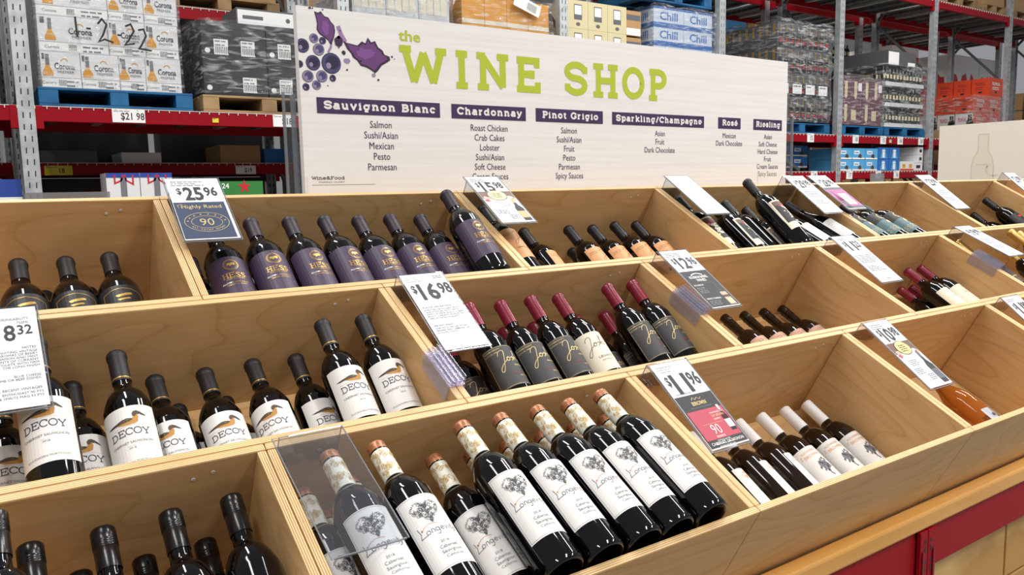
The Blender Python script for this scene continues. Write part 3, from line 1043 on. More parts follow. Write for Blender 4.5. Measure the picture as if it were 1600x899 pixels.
def proto_inferno():
    r, b = new_bottle('bordeaux', 'glass_black', 'black bottle with a cream-framed picture label')
    add_capsule(r, b, 0.062, 'capsule_black')
    w, h = 0.074, 0.124
    mb = label_sheet(b, 0.124, w, h, 'label_cream')
    mb.map = cyl_map(b['R'], 0.124)
    mb.rect2(-w / 2 + .006, w / 2 - .006, -h / 2 + .026, h / 2 - .006, 'ink', 1, 12)
    mb.rect2(-w / 2 + .006, w / 2 - .006, h / 2 - .024, h / 2 - .006, 'dusky', 2, 12)
    mb.poly2([(-.020, .034), (.010, .044), (.014, .030), (.004, .026)], 'red_bright', 3)
    for i, (x, y, q) in enumerate(((.004, .024, .008), (.012, .016, .007), (.010, .004, .010), (.004, -.006, .008), (.014, -.012, .008), (-.006, .030, .004), (-.012, .010, .003), (-.002, -.018, .006), (.016, .028, .005))):
        mb.blob2(x, y, q, q * .8, 'label_cream', 4, 12, 0.4, i)
    mb.line2([(-.012, -.044), (-.006, -.039), (-.002, -.044), (.004, -.040), (.010, -.044)], 0.0006, 'ink_grey', 2)
    mb.build('label', r)
    return r


def proto_white_burg():
    r, b = new_bottle('burgundy', 'glass_black', 'black sloping-shoulder bottle with a white label')
    add_capsule(r, b, 0.070, 'capsule_black')
    mb = label_sheet(b, 0.090, 0.090, 0.100, 'label_white')
    for i in range(9):
        y = 0.036 - i * 0.008
        mb.line2([(-.036 + j * .006, y + 0.0018 * math.sin(j * 1.9 + i)) for j in range(13)], 0.0005, 'ink_soft', 2)
    mb.build('label', r)
    return r


def proto_teal():
    r, b = new_bottle('heavy', 'glass_black', 'black bottle with a teal label')
    add_capsule(r, b, 0.060, 'capsule_black')
    mb = label_sheet(b, 0.112, 0.118, 0.128, 'label_teal')
    mb.rect2(-.059, .059, .014, .064, 'label_black', 1, 18)
    mb.ring2(0, .036, .015, .015, .0028, 'gold_pale', 2)
    mb.line2([(.006, .026), (.018, .016)], .0028, 'gold_pale', 2)
    mb.poly2([(-.012, -.006), (-.004, .010), (.018, .002), (.010, -.012)], 'gold_pale', 2)
    for i in range(14):
        mb.line2(arc(-.042 + (i % 7) * .014, -.036 - (i // 7) * .012, .005, .004, 20, 300, 6), .0009, 'gold_pale', 2)
    mb.build('label', r)
    return r


def proto_red_mark():
    r, b = new_bottle('bordeaux', 'glass_black', 'black bottle with a small red mark')
    add_capsule(r, b, 0.066, 'capsule_black')
    mb = label_sheet(b, 0.120, 0.080, 0.100, 'label_black')
    mb.poly2([(-.010, .030), (.002, .034), (.012, .030), (.010, .022), (-.008, .022)], 'red_bright', 2)
    mb.build('label', r)
    return r


def proto_brown():
    r, b = new_bottle('bordeaux', 'glass_brown', 'plain brown bottle with a pinkish label')
    mb = MB()
    capsule(mb, b, b['L'] - 0.045, b['L'], 'glass_brown', False, 0.0006)
    rn = b['rn'] + 0.0012
    for z in (0.020, 0.024):
        mb.lathe([(rn - .0004, b['L'] - z - .0016), (rn + .0006, b['L'] - z), (rn - .0004, b['L'] - z + .0016)], 'glass_brown', 24, cap0=False, cap1=False)
    mb.build('capsule', r)
    mb = label_sheet(b, 0.127, 0.092, 0.115, 'label_pink')
    for i, (x, y) in enumerate(((-.02, .042), (.0, .046), (.02, .04), (.01, .030), (-.012, .026))):
        mb.line2(arc(x, y, .008, .004, 200 + i * 20, 500, 8), .0009, 'duck_brown', 2)
    mb.blob2(.012, .036, .007, .005, 'duck_dark', 2, 12, .3, 3)
    mb.build('label', r)
    return r


def proto_redcap_white():
    r, b = new_bottle('bordeaux', 'glass_black', 'red-capped bottle with a cream-white label')
    add_capsule(r, b, 0.066, 'capsule_red')
    mb = label_sheet(b, 0.122, 0.096, 0.110, 'label_cream')
    mb.line2([(-.006, .046), (.004, .030), (.016, .012), (.020, -.01)], .0012, 'ink_grey', 2)
    mb.line2([(-.02, .01), (-.01, .02), (0, .012), (.012, .022)], .0009, 'ink_grey', 2)
    mb.build('label', r)
    return r


def proto_gold():
    r, b = new_bottle('bordeaux', 'glass_black', 'gold-foil bottle with a dark brown label')
    add_capsule(r, b, 0.078, 'gold_foil')
    mb = label_sheet(b, 0.118, 0.100, 0.120, 'label_brown')
    mb.rect2(-.05, .05, .052, .0535, 'gold_pale', 1, 12)
    mb.rect2(-.05, .05, -.028, -.0255, 'gold_pale', 1, 12)
    mb.text2('RESERVE', 0, .028, .006, 'gold_pale', 2, width=.036)
    mb.ellipse2(.006, .006, .006, .004, 'red_ink', 2, 14)
    mb.build('label', r)
    return r


def proto_screw():
    r, b = new_bottle('bordeaux', 'glass_black', 'black screw-cap bottle')
    mb = MB()
    rn = b['rn'] + 0.0012
    L = b['L']
    p = [(rn, L - .062), (rn, L - .030)]
    for k in range(3):
        z = L - .029 + k * .0032
        p += [(rn - .0008, z), (rn + .0007, z + .0012), (rn - .0005, z + .0026)]
    p += [(rn + .0006, L - .018), (rn + .0006, L - .003), (rn - .0006, L - .0006), (rn - .003, L)]
    mb.lathe(p, 'capsule_gloss', 28)
    mb.build('screw_cap', r)
    mb = label_sheet(b, 0.110, 0.090, 0.100, 'label_white')
    mb.build('label', r)
    return r


def proto_longevity():
    r, b = new_bottle('bordeaux', 'glass_black', 'cork-topped heart-label bottle')
    L, rn = b['L'], b['rn']
    mb = MB()
    mb.lathe([(rn + .0006, L - .017), (rn + .0012, L - .015), (rn + .0012, L - .004), (rn - .0004, L - .0006), (rn - .003, L)], 'copper', 24)
    rr = random.Random(5)
    mb.map = lambda x, y, l: ((rn + .0015) * math.sin(x / rn), -(rn + .0015) * math.cos(x / rn), L - .010 + y)
    for k in range(9):
        x = -0.04 + k * 0.0092
        mb.line2([(x, -.003), (x + .001, .003), (x + .003, .003), (x + .0035, -.002)], .0008, 'dusky', 1)
    mb.map = lambda x, y, l: (x, y, L + .0002)
    mb.line2(arc(0, 0, .006, .006, 30, 270, 8), .001, 'dusky', 1)
    mb.build('cork_cap', r)
    mb = MB()
    mb.lathe([(rn + .0004, L - .021), (rn + .0010, L - .019), (rn + .0010, L - .017)], 'glass_black', 24)
    mb.build('capsule_ring', r)
    mb = MB()
    r2 = rn + .0016
    mb.lathe([(r2, L - .077), (r2 + .0004, L - .050), (r2, L - .047), (r2, L - .0205), (r2 - .001, L - .0200)], 'sleeve_ivory', 28)
    mb.map = cyl_map(r2 + .0005, L - .049)
    for i in range(80):
        x = rr.uniform(-.048, .048); y = rr.uniform(-.026, .026); q = rr.uniform(.0022, .0042)
        a = rr.uniform(0, 360)
        mb.line2(arc(x, y, q, q, a, a + 270, 8) + arc(x + q * .3 * math.cos(math.radians(a + 270)), y, q * .4, q * .4, a + 270, a + 90, 4), .00065, 'cork_gold', 1)
    mb.build('neck_sleeve', r)
    w, h = 0.074, 0.128
    mb = label_sheet(b, 0.110, w, h, 'label_white', 'ink_grey', .0004, .0022)
    cx, cy, s = -0.001, 0.0345, 0.0205

    def heart_pt(t, k):
        return (cx + s * k * math.sin(t) ** 3, cy + s * k * (13 * math.cos(t) - 5 * math.cos(2 * t) - 2 * math.cos(3 * t) - math.cos(4 * t)) / 16.0)
    for n in range(190):
        k = 1.0 if n < 46 else math.sqrt(rr.random()) * 0.93
        x, y = heart_pt(2 * math.pi * n / 46 if n < 46 else rr.uniform(0, 2 * math.pi), k)
        a = rr.uniform(0, 360)
        q = rr.uniform(.0011, .0018) if n < 46 else rr.uniform(.0012, .0022)
        mb.line2(arc(x, y, q, q, a, a + rr.uniform(180, 320), 6), .00062, 'ink_grey' if n % 3 == 0 else 'ink', 2)
    # pen-drawn word
    pen = [[(-.026, .012), (-.024, .002), (-.027, -.006), (-.023, -.0055), (-.016, -.005)], arc(-.014, -.002, .0028, .003, 0, 360, 10), [(-.009, -.005), (-.009, .001), (-.006, .0015), (-.0048, -.001), (-.0048, -.005)],
           arc(-.0005, -.0015, .0026, .0028, 0, 360, 10), [(.0023, .001), (.0024, -.006), (.000, -.010), (-.003, -.009)], [(.0045, -.0015), (.009, -.0010), (.008, .0015), (.0055, .001), (.0045, -.002), (.007, -.0045), (.0095, -.003)],
           [(.011, .0015), (.013, -.0045), (.0155, .002)], [(.0175, .001), (.0175, -.0045)], [(.0215, .005), (.0213, -.0045), (.0235, -.004)], [(.0195, .0012), (.0235, .0014)], [(.0252, .001), (.027, -.0045)], [(.0295, .002), (.0265, -.007), (.022, -.0095)]]
    for p in pen:
        mb.line2([(x, y - .0005) for x, y in p], .0009, 'ink_grey', 2)
    mb.line2(arc(-.006, -.004, .018, .014, 150, 50, 8), .0006, 'copper', 2)
    mb.ellipse2(-.021, .005, .0014, .0014, 'copper', 2, 10)
    mb.text2('2018', .000, -.0250, .0040, 'ink_grey', 2, width=.012)
    mb.text2('Cabernet', .002, -.0340, .0052, 'ink_grey', 2, width=.026)
    mb.text2('Sauvignon', .003, -.0420, .0052, 'ink_grey', 2, width=.029)
    mb.text2('California', .004, -.0495, .0044, 'ink_soft', 2, width=.025)
    mb.build('label', r)
    return r


def proto_zac():
    r, b = new_bottle('bordeaux', 'glass_brown', 'white-capped brown bottle')
    add_capsule(r, b, 0.070, 'capsule_white', bead=False)
    mb = label_sheet(b, 0.124, 0.086, 0.115, 'label_white')
    rr = random.Random(9)
    mb.blob2(.008, .000, .013, .016, 'ink_soft', 2, 16, .3, 4)
    for i in range(22):
        x, y = rr.gauss(.008, .007), rr.gauss(-.002, .010)
        mb.blob2(x, y, .0022, .0030, 'ink' if i % 2 else 'ink_grey', 3, 8, .5, i)
    mb.line2([(.006, -.014), (.004, -.022), (.008, -.030)], .002, 'ink', 3)
    mb.text2('Z', -.028, .034, .0070, 'label_orange', 2)
    mb.text2('ALEXANDER', -.004, .043, .0052, 'label_orange', 2, width=.040)
    mb.text2('BROWN', -.002, .030, .0076, 'label_orange', 2, width=.040)
    mb.build('label', r)
    return r


def proto_rose():
    r, b = new_bottle('burgundy', 'rose_wine', 'clear bottle of orange rose wine')
    add_capsule(r, b, 0.072, 'rose_foil')
    mb = label_sheet(b, 0.066, 0.100, 0.070, 'silver_label')
    for i in range(6):
        mb.blob2(-.03 + i * .012, .010 - (i % 2) * .012, .005, .006, 'ink', 2, 10, .4, i)
    mb.build('label', r)
    return r


def place_bottle(kind, tier, x, nb, label, group, roll=0.0, yaw=0.0, v_off=0.004, pitch=4.5):
    if kind not in PROTO:
        PROTO[kind] = [globals()['proto_' + kind](), False]
    p = PROTO[kind]
    if not p[1]:
        o = p[0]
        p[1] = True
    else:
        o = dup(p[0])
    d = math.radians(pitch)
    ax = VD * math.cos(d) - ND * math.sin(d)
    ax = Matrix.Rotation(math.radians(yaw), 3, ND) @ ax
    nn = ND - ax * ND.dot(ax)
    nn.normalize()
    ly = -nn
    lx = ly.cross(ax)
    M3 = Matrix((lx, ly, ax)).transposed() @ Matrix.Rotation(math.radians(roll), 3, 'Z')
    b = slope_pt(x, (tier - 1) * STEP + v_off, nb)
    o.matrix_basis = Matrix.Translation(b) @ M3.to_4x4()
    o['label'] = label
    o['category'] = 'wine bottle'
    if group:
        o['group'] = group
    return o


def nth(i):
    return ORD[i]


# ---- every bottle: (x along the row, base height over the bin plane, roll, yaw, distance from the front board, pitch, label)
for x_, n_, r_, w_, v_, p_, t_ in (
        (-0.9897, -0.1481, 0, 0.0, 0.0104, -8, 'black bottle with gold-edged label, first from left in the top-left bin'),
        (-0.9083, -0.1491, 0, 0.0, 0.0104, -8, 'black bottle with gold-edged label, second from left in the top-left bin'),
        (-0.829, -0.1451, 0, 0.0, 0.0104, -8, 'black bottle with gold-edged label, third from left in the top-left bin'),
        (-0.9477, -0.2131, 0, 0.0, 0.0083, -5, 'black gold-edged bottle lying beneath, only its neck showing, first from left in top-left bin'),
        (-0.8674, -0.2131, 20, 0.0, 0.0083, -5, 'black gold-edged bottle lying beneath, only its neck showing, second from left in top-left bin'),
        ):
    place_bottle('black_gold', 3, x_, n_, t_, 'black gold-edged bottles, top row far left', r_, w_, v_, p_)
for x_, n_, r_, w_, v_, p_, t_ in (
        (-0.6298, -0.0947, -4, 0.0, 0.0118, -10, 'purple-label bottle, first from left in the front line of its bin'),
        (-0.5453, -0.0856, 0, 0.0, 0.0118, -10, 'purple-label bottle, second from left in the front line of its bin'),
        (-0.4579, -0.0856, 8, 0.0, 0.0118, -10, 'purple-label bottle, third from left in the front line of its bin'),
        (-0.3735, -0.0866, 14, 0.0, 0.0118, -10, 'purple-label bottle, fourth from left in the front line of its bin'),
        (-0.288, -0.0896, 6, 0.0, 0.0118, -10, 'purple-label bottle, fifth from left in the front line of its bin'),
        (-0.2046, -0.0886, 2, 0.0, 0.0118, -10, 'purple-label bottle, sixth from left in the front line of its bin'),
        (-0.1202, -0.0927, 6, 0.0, 0.0118, -10, 'purple-label bottle, seventh from left in the front line of its bin'),
        (-0.06, -0.0351, 4, 0.0, 0.0132, -12, 'purple-label bottle standing proud above the others, at the right end of its bin'),
        (-0.668, -0.1692, 60, 0.0, 0.0104, -8, 'purple-label bottle in the layer underneath, first from left in its bin'),
        (-0.586, -0.1642, 0, 0.0, 0.0104, -8, 'purple-label bottle in the layer underneath, second from left in its bin'),
        (-0.5026, -0.1642, 0, 0.0, 0.0104, -8, 'purple-label bottle in the layer underneath, third from left in its bin'),
        (-0.4163, -0.1642, 0, 0.0, 0.0104, -8, 'purple-label bottle in the layer underneath, fourth from left in its bin'),
        (-0.3319, -0.1642, 0, 0.0, 0.0104, -8, 'purple-label bottle in the layer underneath, fifth from left in its bin'),
        (-0.2466, -0.1642, 0, 0.0, 0.0104, -8, 'purple-label bottle in the layer underneath, sixth from left in its bin'),
        (-0.1632, -0.1642, 0, 0.0, 0.0104, -8, 'purple-label bottle in the layer underneath, seventh from left in its bin'),
        (-0.0516, -0.1361, 0, 0.0, 0.0104, -8, 'purple-label bottle in the layer underneath, eighth from left in its bin'),
        ):
    place_bottle('hess', 3, x_, n_, t_, 'purple-label bottles, top row', r_, w_, v_, p_)
for x_, n_, r_, w_, v_, p_, t_ in (
        (0.0734, -0.0745, 10, 0.0, 0.01, -8, 'orange-label bottle behind the divider, its black neck rising under the card'),
        (0.1537, -0.1508, 15, 0.0, 0.01, -8, 'orange-label bottle with its neck hidden behind the hanging price card'),
        (0.232, -0.1508, 52, 0.0, 0.01, -8, 'orange-label bottle rolled so its label shows as a strip at right'),
        (0.3119, -0.2158, 0, 0.0, 0.0061, -2, 'bottle lying low between orange-label bottles, only its dark cap showing'),
        (0.3937, -0.1508, 14, 0.0, 0.01, -8, 'orange-label bottle, first from left of the four in the right half of the bin'),
        (0.486, -0.1528, 10, 0.0, 0.01, -8, 'orange-label bottle, second from left of the four in the right half of the bin'),
        (0.5723, -0.1458, 8, 0.0, 0.01, -8, 'orange-label bottle, third from left of the four in the right half of the bin'),
        (0.6617, -0.1478, 14, 0.0, 0.01, -8, 'orange-label bottle, fourth from left of the four in the right half of the bin'),
        (0.067, -0.1526, 90, 0.0, 0.0081, -5, 'orange-label bottle hidden beneath the upper ones, first from left'),
        (0.1131, -0.2159, 90, 0.0, 0.0081, -5, 'orange-label bottle hidden beneath the upper ones, second from left'),
        (0.1913, -0.2159, 0, 0.0, 0.0081, -5, 'orange-label bottle hidden beneath the upper ones, third from left'),
        (0.4379, -0.2159, 0, 0.0, 0.0081, -5, 'orange-label bottle hidden beneath the upper ones, fourth from left'),
        (0.5272, -0.2159, 0, 0.0, 0.0081, -5, 'orange-label bottle hidden beneath the upper ones, fifth from left'),
        (0.6144, -0.2159, 0, 0.0, 0.0081, -5, 'orange-label bottle hidden beneath the upper ones, sixth from left'),
        ):
    place_bottle('josh_orange', 3, x_, n_, t_, 'orange-label bottles, top row', r_, w_, v_, p_)
for x_, n_, r_, w_, v_, p_, t_ in (
        (0.8088, -0.0742, -20, 0.0, 0.0113, -10, 'cream-framed black-label bottle beside the divider, neck behind the blank white card'),
        (0.9545, -0.0863, 24, 0.0, 0.0113, -10, 'cream-framed black-label bottle rolled right, directly below the blank white card'),
        (1.0399, -0.0953, 95, 0.0, 0.0113, -10, 'black bottle rolled fully aside, left of the raised one'),
        (1.1018, -0.0353, 8, 0.0, 0.0139, -14, 'cream-framed black-label bottle raised on top of the others'),
        (0.7891, -0.1526, 0, 0.0, 0.0113, -10, 'cream-framed black-label bottle in the hidden lower layer, first from left'),
        (0.8792, -0.1546, 0, 0.0, 0.0113, -10, 'cream-framed black-label bottle in the hidden lower layer, second from left'),
        (0.9997, -0.1626, 0, 0.0, 0.0113, -10, 'cream-framed black-label bottle in the hidden lower layer, third from left'),
        (1.0851, -0.1646, 0, 0.0, 0.0113, -10, 'cream-framed black-label bottle in the hidden lower layer, fourth from left'),
        (1.1635, -0.1245, 0, 0.0, 0.0113, -10, 'cream-framed black-label bottle in the hidden lower layer, fifth from left'),
        ):
    place_bottle('inferno', 3, x_, n_, t_, 'cream-framed picture-label bottles, top row', r_, w_, v_, p_)
for x_, n_, r_, w_, v_, p_, t_ in (
        (1.2692, -0.0625, 22, 4, 0.0048, 0, 'black sloping-shoulder bottle with white label, nearer the raised bottle'),
        (1.3933, -0.0525, 8, 4, 0.0048, 0, 'black sloping-shoulder bottle with white label, next to the thin divider'),
        (1.3055, -0.1543, 0, 0.0, 0.0076, -4, 'white-label sloping bottle underneath the upper two, first from left'),
        (1.4037, -0.1503, 0, 0.0, 0.0076, -4, 'white-label sloping bottle underneath the upper two, second from left'),
        ):
    place_bottle('white_burg', 3, x_, n_, t_, 'white-label sloping bottles, top row', r_, w_, v_, p_)
for x_, n_, r_, w_, v_, p_, t_ in (
        (1.6038, -0.0634, 6, 0.0, 0.0062, 2, 'teal-label bottle with gold ring, first from left in its bin'),
        (1.714, -0.0594, 6, 0.0, 0.0062, 2, 'teal-label bottle with gold ring, second from left in its bin'),
        (1.8241, -0.0574, 6, 0.0, 0.0062, 2, 'teal-label bottle with gold ring, third from left in its bin'),
        (2.0216, -0.1355, -20, 0.0, 0.0048, 0, 'teal-label bottle lying lower, at the right of its row'),
        (1.5437, -0.1415, 0, 0.0, 0.0062, 2, 'teal-label bottle beneath the front three, first from left'),
        (1.6589, -0.1395, 0, 0.0, 0.0062, 2, 'teal-label bottle beneath the front three, second from left'),
        (1.7691, -0.1365, 0, 0.0, 0.0062, 2, 'teal-label bottle beneath the front three, third from left'),
        ):
    place_bottle('teal', 3, x_, n_, t_, 'teal-label bottles, top row', r_, w_, v_, p_)
for x_, n_, r_, w_, v_, p_, t_ in (
        (2.8713, -0.1217, -10, 0.0, 0.01, -8, 'black bottle with small red mark, raised above the rest near the right edge'),
        (2.4436, -0.199, 0, 0.0, 0.01, -8, 'black bottle with small red mark in the low line, first from left'),
        (2.544, -0.199, 0, 0.0, 0.01, -8, 'black bottle with small red mark in the low line, second from left'),
        (2.6444, -0.199, 0, 0.0, 0.01, -8, 'black bottle with small red mark in the low line, third from left'),
        (2.7447, -0.199, 0, 0.0, 0.01, -8, 'black bottle with small red mark in the low line, fourth from left'),
        (2.8421, -0.199, 0, 0.0, 0.01, -8, 'black bottle with small red mark in the low line, fifth from left'),
        ):
    place_bottle('red_mark', 3, x_, n_, t_, 'red-mark bottles, top row', r_, w_, v_, p_)
for x_, n_, r_, w_, v_, p_, t_ in (
        (3.0359, -0.1036, 0, 0.0, 0.01, -8, 'red-capped bottle at the far right edge of the top row'),
        ):
    place_bottle('redcap_white', 3, x_, n_, t_, None, r_, w_, v_, p_)
for x_, n_, r_, w_, v_, p_, t_ in (
        (-0.9923, -0.0996, -12, 0.0, 0.0139, -14, 'duck-label bottle beneath the big price card, raised above its neighbours'),
        (-0.9442, -0.1802, -8, 0.0, 0.0113, -10, 'duck-label bottle half hidden right of the raised leftmost one'),
        (-0.8754, -0.144, -16, 0.0, 0.0139, -14, 'duck-label bottle raised in the left half, its whole bird showing'),
        (-1.0478, -0.1762, 10, 0.0, 0.0113, -10, 'duck-label bottle at the left edge of the photo, mostly cut off'),
        (-0.812, -0.1701, -26, 0.0, 0.0087, -6, 'duck-label bottle, first of the four low ones in the middle of the bin'),
        (-0.7256, -0.1701, -8, 0.0, 0.0087, -6, 'duck-label bottle, second of the four low ones in the middle of the bin'),
        (-0.6383, -0.164, -30, 0.0, 0.0087, -6, 'duck-label bottle, third of the four low ones in the middle of the bin'),
        (-0.5535, -0.1918, 14, 0.0, 0.012, -11, 'duck-label bottle, last of the four low ones, against the raised pair'),
        (-0.5103, -0.1278, 2, 0.0, 0.0139, -14, 'duck-label bottle raised at the right end of the bin, first of two'),
        (-0.4256, -0.1268, -4, 0.0, 0.0139, -14, 'duck-label bottle raised at the right end of the bin, second of two'),
        (-0.7698, -0.2158, 80, 0.0, 0.0048, 0, 'duck-label bottle in the buried bottom layer, first of those underneath'),
        (-0.6827, -0.2158, 80, 0.0, 0.0048, 0, 'duck-label bottle in the buried bottom layer, second of those underneath'),
        ):
    place_bottle('decoy', 2, x_, n_, t_, 'duck-label bottles, middle row', r_, w_, v_, p_)
for x_, n_, r_, w_, v_, p_, t_ in (
        (-0.1755, -0.1268, 2, 0.0, 0.0139, -14, 'red-capped bottle with charcoal label, first from left in its bin'),
        (-0.0898, -0.1308, 0, 0.0, 0.0139, -14, 'red-capped bottle with charcoal label, second from left in its bin'),
        (-0.0081, -0.1268, 4, 0.0, 0.0139, -14, 'red-capped bottle with charcoal label, third from left in its bin'),
        ):
    place_bottle('josh_reserve', 2, x_, n_, t_, 'red-capped charcoal-label bottles, middle row', r_, w_, v_, p_)
for x_, n_, r_, w_, v_, p_, t_ in (
        (0.0736, -0.1298, -10, 0.0, 0.0139, -14, 'red-capped bottle with a cream label among the charcoal ones'),
        ):
    place_bottle('josh_legacy', 2, x_, n_, t_, None, r_, w_, v_, p_)
for x_, n_, r_, w_, v_, p_, t_ in (
        (0.2229, -0.1177, 4, 0.0, 0.0139, -14, 'red-capped charcoal-label bottle raised at the right end, first of two'),
        (0.3044, -0.1147, 2, 0.0, 0.0139, -14, 'red-capped charcoal-label bottle raised at the right end, second of two'),
        (0.159, -0.1954, 8, 0.0, 0.0126, -12, 'red-capped charcoal-label bottle sunk low right of the cream-label one'),
        (-0.2188, -0.1974, 0, 0.0, 0.0126, -12, 'red-capped bottle in the lower layer showing only its capsule, first from left'),
        (-0.1352, -0.2014, 0, 0.0, 0.0126, -12, 'red-capped bottle in the lower layer showing only its capsule, second from left'),
        (-0.0566, -0.2014, 0, 0.0, 0.0126, -12, 'red-capped bottle in the lower layer showing only its capsule, third from left'),
        (0.027, -0.1984, 0, 0.0, 0.0126, -12, 'red-capped bottle in the lower layer showing only its capsule, fourth from left'),
        (0.2506, -0.1954, 0, 0.0, 0.0126, -12, 'red-capped bottle in the lower layer showing only its capsule, fifth from left'),
        (0.3044, -0.1934, 0, 0.0, 0.0126, -12, 'red-capped bottle in the lower layer showing only its capsule, sixth from left'),
        ):
    place_bottle('josh_reserve', 2, x_, n_, t_, 'red-capped charcoal-label bottles, middle row', r_, w_, v_, p_)
for x_, n_, r_, w_, v_, p_, t_ in (
        (0.7483, -0.2158, 10, 0.0, 0.0061, -2, 'plain brown bottle with pinkish label, first from left of four'),
        (0.8334, -0.2158, 6, 0.0, 0.0061, -2, 'plain brown bottle with pinkish label, second from left of four'),
        (0.9236, -0.2158, 8, 0.0, 0.0061, -2, 'plain brown bottle with pinkish label, third from left of four'),
        (1.0137, -0.2158, 10, 0.0, 0.0061, -2, 'plain brown bottle with pinkish label, fourth from left of four'),
        ):
    place_bottle('brown', 2, x_, n_, t_, 'plain brown bottles, middle row', r_, w_, v_, p_)
for x_, n_, r_, w_, v_, p_, t_ in (
        (1.6604, -0.1495, 8, 0.0, 0.0081, -5, 'red-capped bottle with cream-white label, first from left of the upper two'),
        (1.7417, -0.1444, 4, 0.0, 0.0081, -5, 'red-capped bottle with cream-white label, second from left of the upper two'),
        (1.6899, -0.2158, 70, 0.0, 0.0061, -2, 'red-capped bottle lying beneath the white-label pair, first from left'),
        (1.7644, -0.2158, 60, 0.0, 0.0061, -2, 'red-capped bottle lying beneath the white-label pair, second from left'),
        ):
    place_bottle('redcap_white', 2, x_, n_, t_, 'red-capped white-label bottles, middle row', r_, w_, v_, p_)
for x_, n_, r_, w_, v_, p_, t_ in (
        (1.9052, -0.0646, 10, 0.0, 0.01, -8, 'gold-foil bottle with dark brown label, lying under the hanging card'),
        (2.2831, -0.0405, 20, 0.0, 0.01, -8, 'gold-foil bottle at the right edge of the photo, first of two'),
        (2.3675, -0.0535, 10, 0.0, 0.01, -8, 'gold-foil bottle at the right edge of the photo, second of two'),
        (1.9152, -0.145, 0, 0.0, 0.01, -8, 'gold-foil bottle beneath the upper ones, first from left'),
        (2.3173, -0.1199, 0, 0.0, 0.01, -8, 'gold-foil bottle beneath the upper ones, second from left'),
        ):
    place_bottle('gold', 2, x_, n_, t_, 'gold-foil bottles, middle row', r_, w_, v_, p_)
for x_, n_, r_, w_, v_, p_, t_ in (
        (-1.072, -0.0439, 0, 0.0, 0.0113, -10, 'black screw-cap bottle at the left edge of the photo, cut by it'),
        (-1.0367, -0.1166, 0, 0.0, 0.0113, -10, 'black screw-cap bottle, first from left in the taller line'),
        (-0.9529, -0.1176, 0, 0.0, 0.0113, -10, 'black screw-cap bottle, second from left in the taller line'),
        (-0.8681, -0.1146, 0, 0.0, 0.0113, -10, 'black screw-cap bottle, third from left in the taller line'),
        (-0.7854, -0.1116, 0, 0.0, 0.0113, -10, 'black screw-cap bottle, fourth from left in the taller line'),
        (-0.9812, -0.1963, 0, 0.0, 0.0113, -10, 'black screw-cap bottle showing only its low cap, first from left'),
        (-0.9004, -0.1984, 0, 0.0, 0.0113, -10, 'black screw-cap bottle showing only its low cap, second from left'),
        (-0.8167, -0.1953, 0, 0.0, 0.0113, -10, 'black screw-cap bottle showing only its low cap, third from left'),
        ):
    place_bottle('screw', 1, x_, n_, t_, 'black screw-cap bottles, front row', r_, w_, v_, p_)
for x_, n_, r_, w_, v_, p_, t_ in (
        (-0.6432, -0.0036, -10, 0.0, 0.0055, 1, 'cork-topped bottle with heart label, first from left in the upper layer'),
        (-0.5651, -0.0056, -4, 0.0, 0.0055, 1, 'cork-topped bottle with heart label, second from left in the upper layer'),
        (-0.4474, -0.072, -20, 0.0, 0.0048, 0, 'cork-topped heart-label bottle sunk lower than those beside it'),
        (-0.4103, -0.0049, -4, 0.0, 0.0048, 0, 'cork-topped heart-label bottle, first of the five on the right'),
        (-0.3323, -0.0059, -2, 0.0, 0.0048, 0, 'cork-topped heart-label bottle, second of the five on the right'),
        (-0.2532, -0.0059, -2, 0.0, 0.0048, 0, 'cork-topped heart-label bottle, third of the five on the right'),
        (-0.1821, -0.0059, 0, 0.0, 0.0048, 0, 'cork-topped heart-label bottle, fourth of the five on the right'),
        (-0.107, 0.0011, 2, 0.0, 0.0048, 0, 'cork-topped heart-label bottle, fifth of the five on the right'),
        (-0.6761, -0.079, 10, 0.0, 0.0048, 0, 'cork-topped heart-label bottle in the second layer, neck only, first from left'),
        (-0.5995, -0.077, 0, 0.0, 0.0048, 0, 'cork-topped heart-label bottle in the second layer, neck only, second from left'),
        (-0.524, -0.077, 0, 0.0, 0.0048, 0, 'cork-topped heart-label bottle in the second layer, neck only, third from left'),
        (-0.3708, -0.081, 0, 0.0, 0.0048, 0, 'cork-topped heart-label bottle in the second layer, neck only, fourth from left'),
        (-0.2972, -0.079, 0, 0.0, 0.0048, 0, 'cork-topped heart-label bottle in the second layer, neck only, fifth from left'),
        (-0.2201, -0.076, 0, 0.0, 0.0048, 0, 'cork-topped heart-label bottle in the second layer, neck only, sixth from left'),
        (-0.1441, -0.073, 0, 0.0, 0.0048, 0, 'cork-topped heart-label bottle in the second layer, neck only, seventh from left'),
        (-0.067, -0.071, 0, 0.0, 0.0048, 0, 'cork-topped heart-label bottle in the second layer, neck only, eighth from left'),
        (-0.6316, -0.147, 0, 0.0, 0.0048, 0, 'cork-topped bottle deepest down beneath the empty holder'),
        ):
    place_bottle('longevity', 1, x_, n_, t_, 'cork-topped heart-label bottles, front row', r_, w_, v_, p_)
